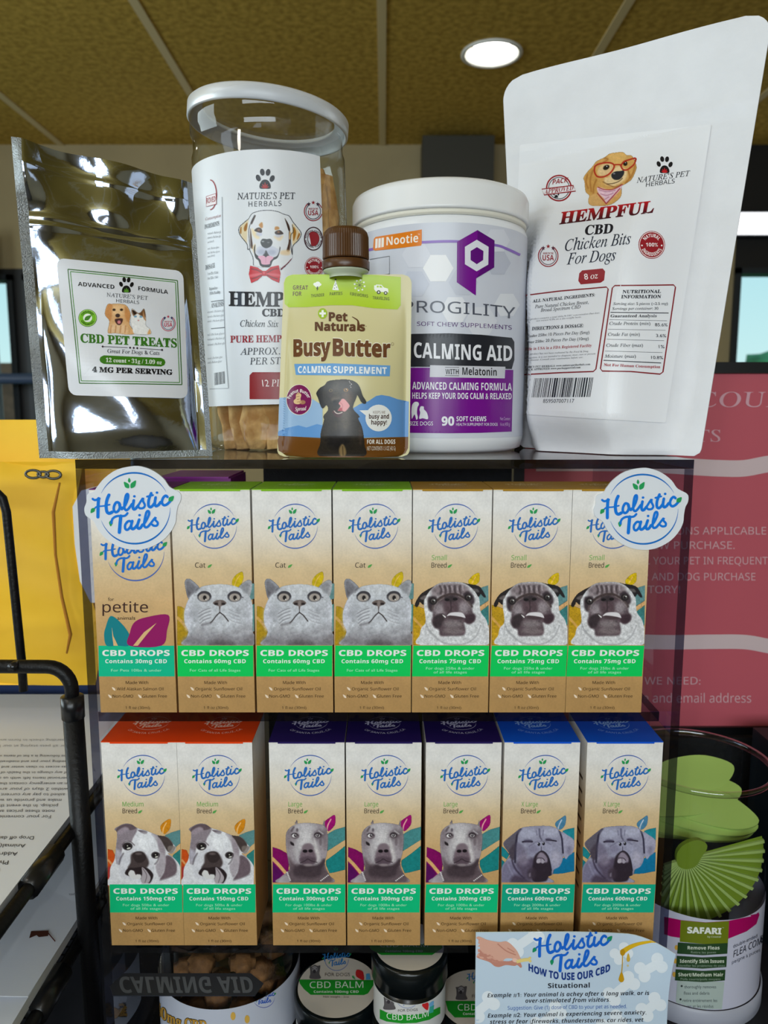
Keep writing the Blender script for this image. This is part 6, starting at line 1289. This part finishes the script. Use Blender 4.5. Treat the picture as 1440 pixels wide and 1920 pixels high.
pr.poly('52,64 130,84 210,98 270,96 330,150 360,205 362,225 300,215 250,220 215,275 180,262 150,235 50,200', (214, 164, 146), 2, True); pr.poly('52,150 150,190 200,225 280,235 340,220 372,265 365,282 340,262 320,268 260,262 215,275 180,270 140,240 50,205', (192, 132, 116), 2, True); pr.ribbon('200,110 260,160 330,190', 8, (190, 130, 112), 3); pr.ribbon('270,140 320,170', 6, (190, 130, 112), 3); pr.ell(325, 228, 22, 14, (232, 190, 174), 3, .3)
pr.ribbon('335,238 385,226 430,222', 24, (226, 204, 128), 3, False); 
for x, y in ((430, 212), (432, 234)): pr.ell(x, y, 10, 9, (226, 204, 128), 3)
pr.ribbon('1080,176 1130,140 1200,112 1290,96 1330,100', lambda t: 40*(1-t*.8), (214, 172, 30), 2); pr.ell(1088, 172, 18, 24, (186, 140, 20), 3); pr.ribbon('1088,190 1086,260 1080,330', 7, (190, 150, 30), 2); pr.poly('1080,310 1060,360 1066,378 1080,384 1094,376 1098,356', (196, 148, 20), 3, True); pr.poly('1128,176 1116,215 1120,235 1132,238 1140,228 1140,210', (206, 168, 60), 3, True); pr.ell(1125, 266, 8, 8, (206, 190, 140), 3)
NVY = (22, 56, 130)
pr.text('HOW TO USE OUR CBD', 420, 1000, 300, 50, NVY, 'sb', y1=302, bend=66, off=.02, layer=3)
D_ = (28, 32, 44); pr.text('Situational', 558, 855, 426, 34, D_, 'sb', y1=422); pr.text('Example #1: Your animal is achey after a long walk, or is', 128, 1278, 492, 29, D_, 'sbi', y1=474, off=-.006); pr.text('over-stimulated from visitors.', 398, 1000, 530, 29, D_, 'sbi', y1=522, off=-.006)
pr.text('Suggestion: Give (1) dose of CBD to your pet as needed.', 272, 1118, 580, 26, (40, 92, 170), 's', y1=568, off=.006); pr.text('Example #2: Your animal is experiencing severe anxiety,', 130, 1256, 636, 29, D_, 'sbi', y1=612, off=-.006); pr.text('stress or fear (fireworks, thunderstorms, car rides, vet', 146, 1238, 680, 29, D_, 'sbi', y1=664, off=-.006)
pr.into(cm); cm.xf(Matrix.Translation(-K0)).obj('printed_card', INKG, cd)

# ------------------------------------------------------------------ clear tub of green flea combs
FC = Vector((.2005, .452, DZ)); FR = .0446; FH = .1535
ft = thing('comb_tub', 'clear round tub of green flea combs with white and magenta label', 'tub', FC)
MB().lathe([(0, .001), (FR-.003, .001), (FR-.001, .004), (FR-.001, FH-.004)], 96).obj('tub_body', M['clear'], ft)
MB().lathe([(FR-.0016, FH-.004), (FR+.0004, FH-.0035), (FR+.0008, FH-.0012), (FR, FH), (FR-.0018, FH-.0004)], 96).obj('tub_rim', sheet_mat('rim_plastic', (.8, .84, .86), 1.6, .1, gain=3.0), ft)
MB().lathe([(FR+.0004, .0004), (FR+.0012, .001), (FR+.0012, .012), (FR+.0002, .013)], 96).obj('tub_foot', pbr('grey_white_foot', (170, 172, 186), .35), ft)
sl = MB().lathe([(FR-.0006, .013), (FR-.0006, .0724)], 90, 0, (0, 0), math.radians(150), math.radians(390)); sl.c = [tuple(lin((196, 196, 214)))]*len(sl.v)
w = MB(); w.v = list(sl.v); w.f = sl.f; w.xf(Matrix.Translation(FC)); pr = Print(surf_bvh(bvh(w)), .00015, .00005, 6).crop(1240, 1700, 7.2)
MG = (168, 10, 92); OL = (112, 124, 24); DG = (42, 72, 40)
pr.poly('40,135 120,150 275,180 600,210 900,190 1100,150 1240,85 1300,35 1320,110 1280,230 1150,330 900,430 600,430 260,420 130,400 40,370', MG, 1)
pr.poly('262,182 600,212 912,192 895,500 560,500 250,470', OL, 2); pr.poly('215,1000 850,1010 815,1380 190,1380', (176, 190, 184), 1)
for y, x0_, x1_, t1, t2, a, b, c, d in ((480, 225, 895, 'Remove Fleas', 'Retire les puces', 355, 782, 400, 735), (660, 210, 882, 'Identify Skin Issues', 'Identifier les problemes de peau', 250, 845, 232, 850), (842, 195, 862, 'Short/Medium Hair', 'Poils courts/poils moyens', 230, 832, 262, 795)):
    pr.poly([(x0_, y), (560, y+22), (x1_, y+6), (x1_-8, y+150), (560, y+172), (x0_-10, y+150)], DG, 3); pr.text(t1, a, b, y+92, 46, (222, 228, 210), 'sb', layer=4, bend=2); pr.text(t2, c, d, y+142, 28, (150, 168, 150), '', layer=4, bend=3, off=.01); pr.ell(x0_-20, y+70, 24, 34, (214, 166, 70), 2)
pr.text('SAFARI', 350, 808, 350, 80, (236, 238, 230), 'sb', y1=366, layer=4, off=.03); pr.text('TM', 815, 840, 284, 10, (236, 238, 230), 's', layer=4); pr.text('by Coastal', 620, 800, 412, 24, (196, 204, 170), 'sb', layer=4)
for t_, a, b, y in (('thoroughly removes', 310, 738, 1098), ('fleas and debris', 302, 648, 1184), ('retire enti\u00e8rement les', 290, 752, 1282), ('puces et les r\u00e9sidus', 288, 700, 1360)): pr.text(t_, a, b, y, 42, (66, 76, 80), '', layer=2, off=.012)
pr.ell(275, 1068, 14, 14, (40, 46, 50), 2); pr.ell(260, 1248, 14, 14, (40, 46, 50), 2)
pr.text('double-ended', 968, 1290, 556, 44, (70, 74, 92), 's', y1=412, layer=2); pr.text('FLEA COMB', 968, 1400, 684, 92, (34, 36, 50), 's', y1=470, layer=2, up=.12, off=.012); pr.text('peigne \u00e0 puces', 950, 1330, 770, 40, (70, 74, 92), 's', y1=600, layer=2)
tmp = MB(); pr.into(tmp); tmp.xf(Matrix.Translation(-FC)); sl.add(tmp.v, tmp.f, 0, tmp.c); sl.obj('wraparound_label', INKG, ft)
green = pbr('pale_green_plastic', (136, 164, 62), .35)
def comb_mesh(nt=22):
    """palm-shaped flea comb: a small grip with a fan of fine light teeth over a darker web"""
    mb = MB(); th = .0011; R0 = .006; A0, A1 = math.radians(200), math.radians(378)
    grip = [(-.006, .004), (-.002, .010), (.006, .013), (.012, .009), (.009, .001), (.006, -.005), (0, -.007), (-.005, -.004)]; n_ = len(grip)
    grip = [tuple(q) for q in catmull(grip, 4)]; n_ = len(grip)
    mb.add([(x, -th*1.3, y) for x, y in grip]+[(x, th*1.3, y) for x, y in grip], [tuple(range(n_)), tuple(range(2*n_-1, n_-1, -1))]+[(i, n_+i, n_+(i+1) % n_, (i+1) % n_) for i in range(n_)], 1)
    def reach(a): c = math.cos(a); return min(.048, (.0475 if c > 0 else .0125)/max(abs(c), 1e-3))
    for k in range(nt):
        a = A0+(A1-A0)*(k+.5)/nt; c, s_ = math.cos(a), math.sin(a); P = []
        for r_, w_, t_ in ((R0, .0004, th), (reach(a), .0010, th*.8)):
            for sx, sy in ((-1, -1), (1, -1), (1, 1), (-1, 1)): P.append((r_*c-s_*w_*sx, sy*t_, r_*s_+c*w_*sx))
        mb.add(P, [(0, 1, 5, 4), (1, 2, 6, 5), (2, 3, 7, 6), (3, 0, 4, 7), (4, 5, 6, 7), (3, 2, 1, 0)], 0)
    wv_ = []; N = 40
    for k in range(N+1): a = A0+(A1-A0)*k/N; wv_ += [(R0*.8*math.cos(a), .0003, R0*.8*math.sin(a)), (reach(a)*.99*math.cos(a), .0003, reach(a)*.99*math.sin(a))]
    mb.add(wv_, [(2*k, 2*k+1, 2*k+3, 2*k+2) for k in range(N)], 1); return mb
def leafcomb_mesh():
    """the comb's flat back plate, a broad rounded blade"""
    p = catmull(pts('-34,-6 -27,8 -12,14 9,13 24,8 35,-1 26,-9 8,-12 -14,-11'), 5)*.001; mb = MB(); n_ = len(p); th = .0012
    mb.add([(x, -th, y) for x, y in p]+[(x, th, y) for x, y in p], [tuple(range(n_)), tuple(range(2*n_-1, n_-1, -1))]+[(i, n_+i, n_+(i+1) % n_, (i+1) % n_) for i in range(n_)]); return mb
cm1 = comb_mesh().mesh('flea_comb', [pbr('light_green_teeth', (164, 188, 108), .35), pbr('deep_green_web', (116, 140, 40), .4)]); cm2 = leafcomb_mesh().mesh('flea_comb', pbr('pale_green_blade', (164, 192, 100), .35))
GC = 'green flea combs in the clear tub'
def putcomb(me, loc, rot, lab):
    o = bpy.data.objects.new('flea_comb', me); COL.objects.link(o); o.location = FC+Vector(loc); o.rotation_euler = [math.radians(a) for a in rot]; return tag(o, lab, 'flea comb', GC)
putcomb(cm1, (-.0165, -.0290, .1030), (4, 0, 0), 'green flea comb facing out, its fan of fine teeth above the tub label')
for k, (lx, ly, lz_, rx, ry, rz) in enumerate(((.001, -.004, .1115, -58, 3, -4), (.002, -.003, .1165, -54, 5, -12), (.003, .0, .1215, -50, 6, -20), (-.002, .002, .1265, -44, -4, 10), (-.003, .008, .1345, -36, -10, 14), (.001, .006, .106, -64, 0, 4))):
    putcomb(cm2, (lx, ly, lz_), (rx, ry, rz), 'pale green flea comb lying in the pile above the fanned one')

# ------------------------------------------------------------------ wire rack with papers on the left
rk = thing('wire_rack', 'black wire document rack with sloping trays at the left', 'rack', (-.19, .40, DZ)); RB = Vector((-.19, .40, DZ))
PX = -.1625; PYf = .3725
def lp(l): return [Vector(p)-RB for p in l]
top = atY(140, 1290, PYf); post_t = Vector((PX, PYf, top.z))
MB().tube(lp([(PX+.002, PYf, DZ), (PX, PYf, top.z-.012)]), .0052, 14).obj('post', M['black_wire'], rk)
zt = atY(60, 1250, PYf).z
bend = [(PX, PYf, top.z-.012)]+[(PX-.012+.012*math.cos(a), PYf, zt-.012+.012*math.sin(a)) for a in np.linspace(0, PI/2, 8)]+[(-.36, PYf, zt+.001)]
MB().tube(lp(bend), .0036, 12).obj('top_rail', M['black_wire'], rk)
MB().lathe([(.0036, 0), (.0058, .0004), (.0058, .012), (.0036, .0125)], 16, 0, (PX-RB.x, PYf-RB.y)).obj('sleeve', M['black_plastic'], rk, loc=(0, 0, top.z-.0125-DZ-.004))
YW = .43
a0 = atY(40, 1235, YW); a1 = atY(12, 960, YW); a2 = atY(-10, 912, YW)
MB().tube(lp([a0+Vector((0, 0, -.02)), a0, a1, a1+Vector((-.0016, 0, .008)), a1+Vector((-.006, 0, .0125)), a2+Vector((-.002, 0, 0)), a2+Vector((-.1, 0, 0))]), .0026, 10).obj('divider_wire', M['black_wire'], rk)
sc_ = atY(25, 1250, PYf-.004)
MB().tube(lp([sc_+Vector((0, -.002, 0)), sc_+Vector((0, .004, 0))]), .0024, 10).obj('rivet', pbr('dark_steel', (60, 60, 62), .3, .9), rk)
meshm, n_, l_, out_ = new_mat('wire_mesh'); b_ = n_.new('ShaderNodeBsdfPrincipled'); b_.inputs['Base Color'].default_value = (.01, .01, .012, 1); b_.inputs['Roughness'].default_value = .4
l_.new(b_.outputs[0], out_.inputs[0])
def tray(z, y0, y1, xr):
    MB().tube(lp([(xr, y1, z), (xr, y0, z), (xr-.02, y0-.008, z), (-.46, y0-.008, z)]), .0034, 10).obj('tray_rim', M['black_wire'], rk)
    MB().tube(lp([(xr, .322, z+.0002), (xr, .350, z+.0002)]), .0056, 12).obj('rim_sleeve', M['black_plastic'], rk)
    g = MB(); k = 0
    for i in range(60):
        d = .006*i; 
        ya, yb = y0+d, y0+d
        if y0+d < y1: g.tube(lp([(xr, y0+d, z-.002), (xr-.30, y0+d, z-.006)]), .0005, 4, caps=False)
    for i in range(40): g.tube(lp([(xr-.004-.0075*i, y0, z-.0021), (xr-.004-.0075*i, y1, z-.0021)]), .0005, 4, caps=False)
    g.obj('tray_mesh', M['black_wire'], rk)
TZ1, TZ2 = -.222, -.2875
tray(TZ1, .245, .56, -.1665); tray(TZ2, .245, .56, -.1665)
def sheet(nm, lab, z, xr, y0, y1, th, txt=None, wav=0):
    o0 = Vector(((xr-.11), (y0+y1)/2, z)); mb = MB(); G = [[Vector((xr-.22*(1-i/11), y0+(y1-y0)*j/15, z+th+wav*math.sin(2.4*i/11+3*j/15))) for i in range(12)] for j in range(16)]
    Bm = [[Vector((p.x, p.y, p.z-th+.00005)) for p in r] for r in G]
    mb.grid(G, 0, lin((218, 222, 230))).grid(Bm, 0, lin((210, 212, 218)), flip=True); close_pouch(mb, G, Bm, 0, lin((205, 208, 214)))
    if txt: txt(mb, z+th)
    return tag(mb.xf(Matrix.Translation(-o0)).obj(nm, INK, loc=o0), lab, 'paper', 'papers in the wire rack')
LINES = ['boarding check in form and owner agreement', 'for all pets staying at our hospital please read', 'the following is a list of items we require before', 'feeding your pet and medication must be noted', 'has access to clean water and a warm blanket for', 'of any change in the health of your pet while here', 'personal items left with us are not our concern', 'in an emergency contact the number given below', 'within 2 days of your arrival we will call you', 'asked to pay any current balance on the account', 'make and provide us with a valid phone number', 'pickup. In the event that we cannot reach you the', 'note these prices are subject to change without', 'For your convenience we accept all major cards']
def formtext(mb, z):
    pr = Print(surf_zplane(z), .0001, .00005).crop(0, 1220, 2.7409); c = (92, 96, 106)
    for k, t_ in enumerate(LINES):
        if k < 2: pr.text(t_, 350-k*2, -260, 455+k*30, -11-k, (150, 154, 164), '', layer=1, off=.0); continue
        y = 552+(k-2)*28.2; x = 352-max(0, k-8)*18; pr.text(t_, x, x-520-k*14, y-15, -(10+k*.45), c, '', layer=1, off=.004, up=.15)
    for t_, x, y, h, L_ in (('Drop off date:', 175, 955, 17, 205), ('Animal(s):', 132, 995, 18, 170), ('Address:', 92, 1036, 19, 150), ('Phone:', 45, 1080, 20, 125), ('Email:', 0, 1122, 21, 125)): pr.text(t_, x, x-L_, y, -h, (40, 42, 52), '', layer=1, off=.008, up=.2)
    pr.into(mb)
sheet('paper_form', 'white printed form lying upside down on the upper rack tray', TZ1+.0042, -.1700, .27, .552, .0006, formtext)
sheet('paper_stack', 'thick stack of white sheets under the upside-down printed form', TZ1-.0012, -.1710, .272, .55, .0048)
sheet('paper_stack', 'stack of white sheets on the lower rack tray', TZ2+.0036, -.1700, .275, .54, .006)
def logoart(mb, z):
    pr = Print(surf_zplane(z), .0004, .00005).crop(0, 1220, 2.7409); pr.poly('160,1445 250,1442 248,1470 200,1476 188,1466 150,1482', (74, 40, 28), 1); pr.ribbon('248,1455 284,1498', 6, (96, 52, 44), 1, False); pr.text('to all pets', 425, 355, 1252, -12, (70, 74, 84), '', layer=1); pr.into(mb)
sheet('paper_sheet', 'curling white sheet with dark mark on the lower rack tray', TZ2+.0102, -.1690, .32, .48, .0004, logoart, .002)
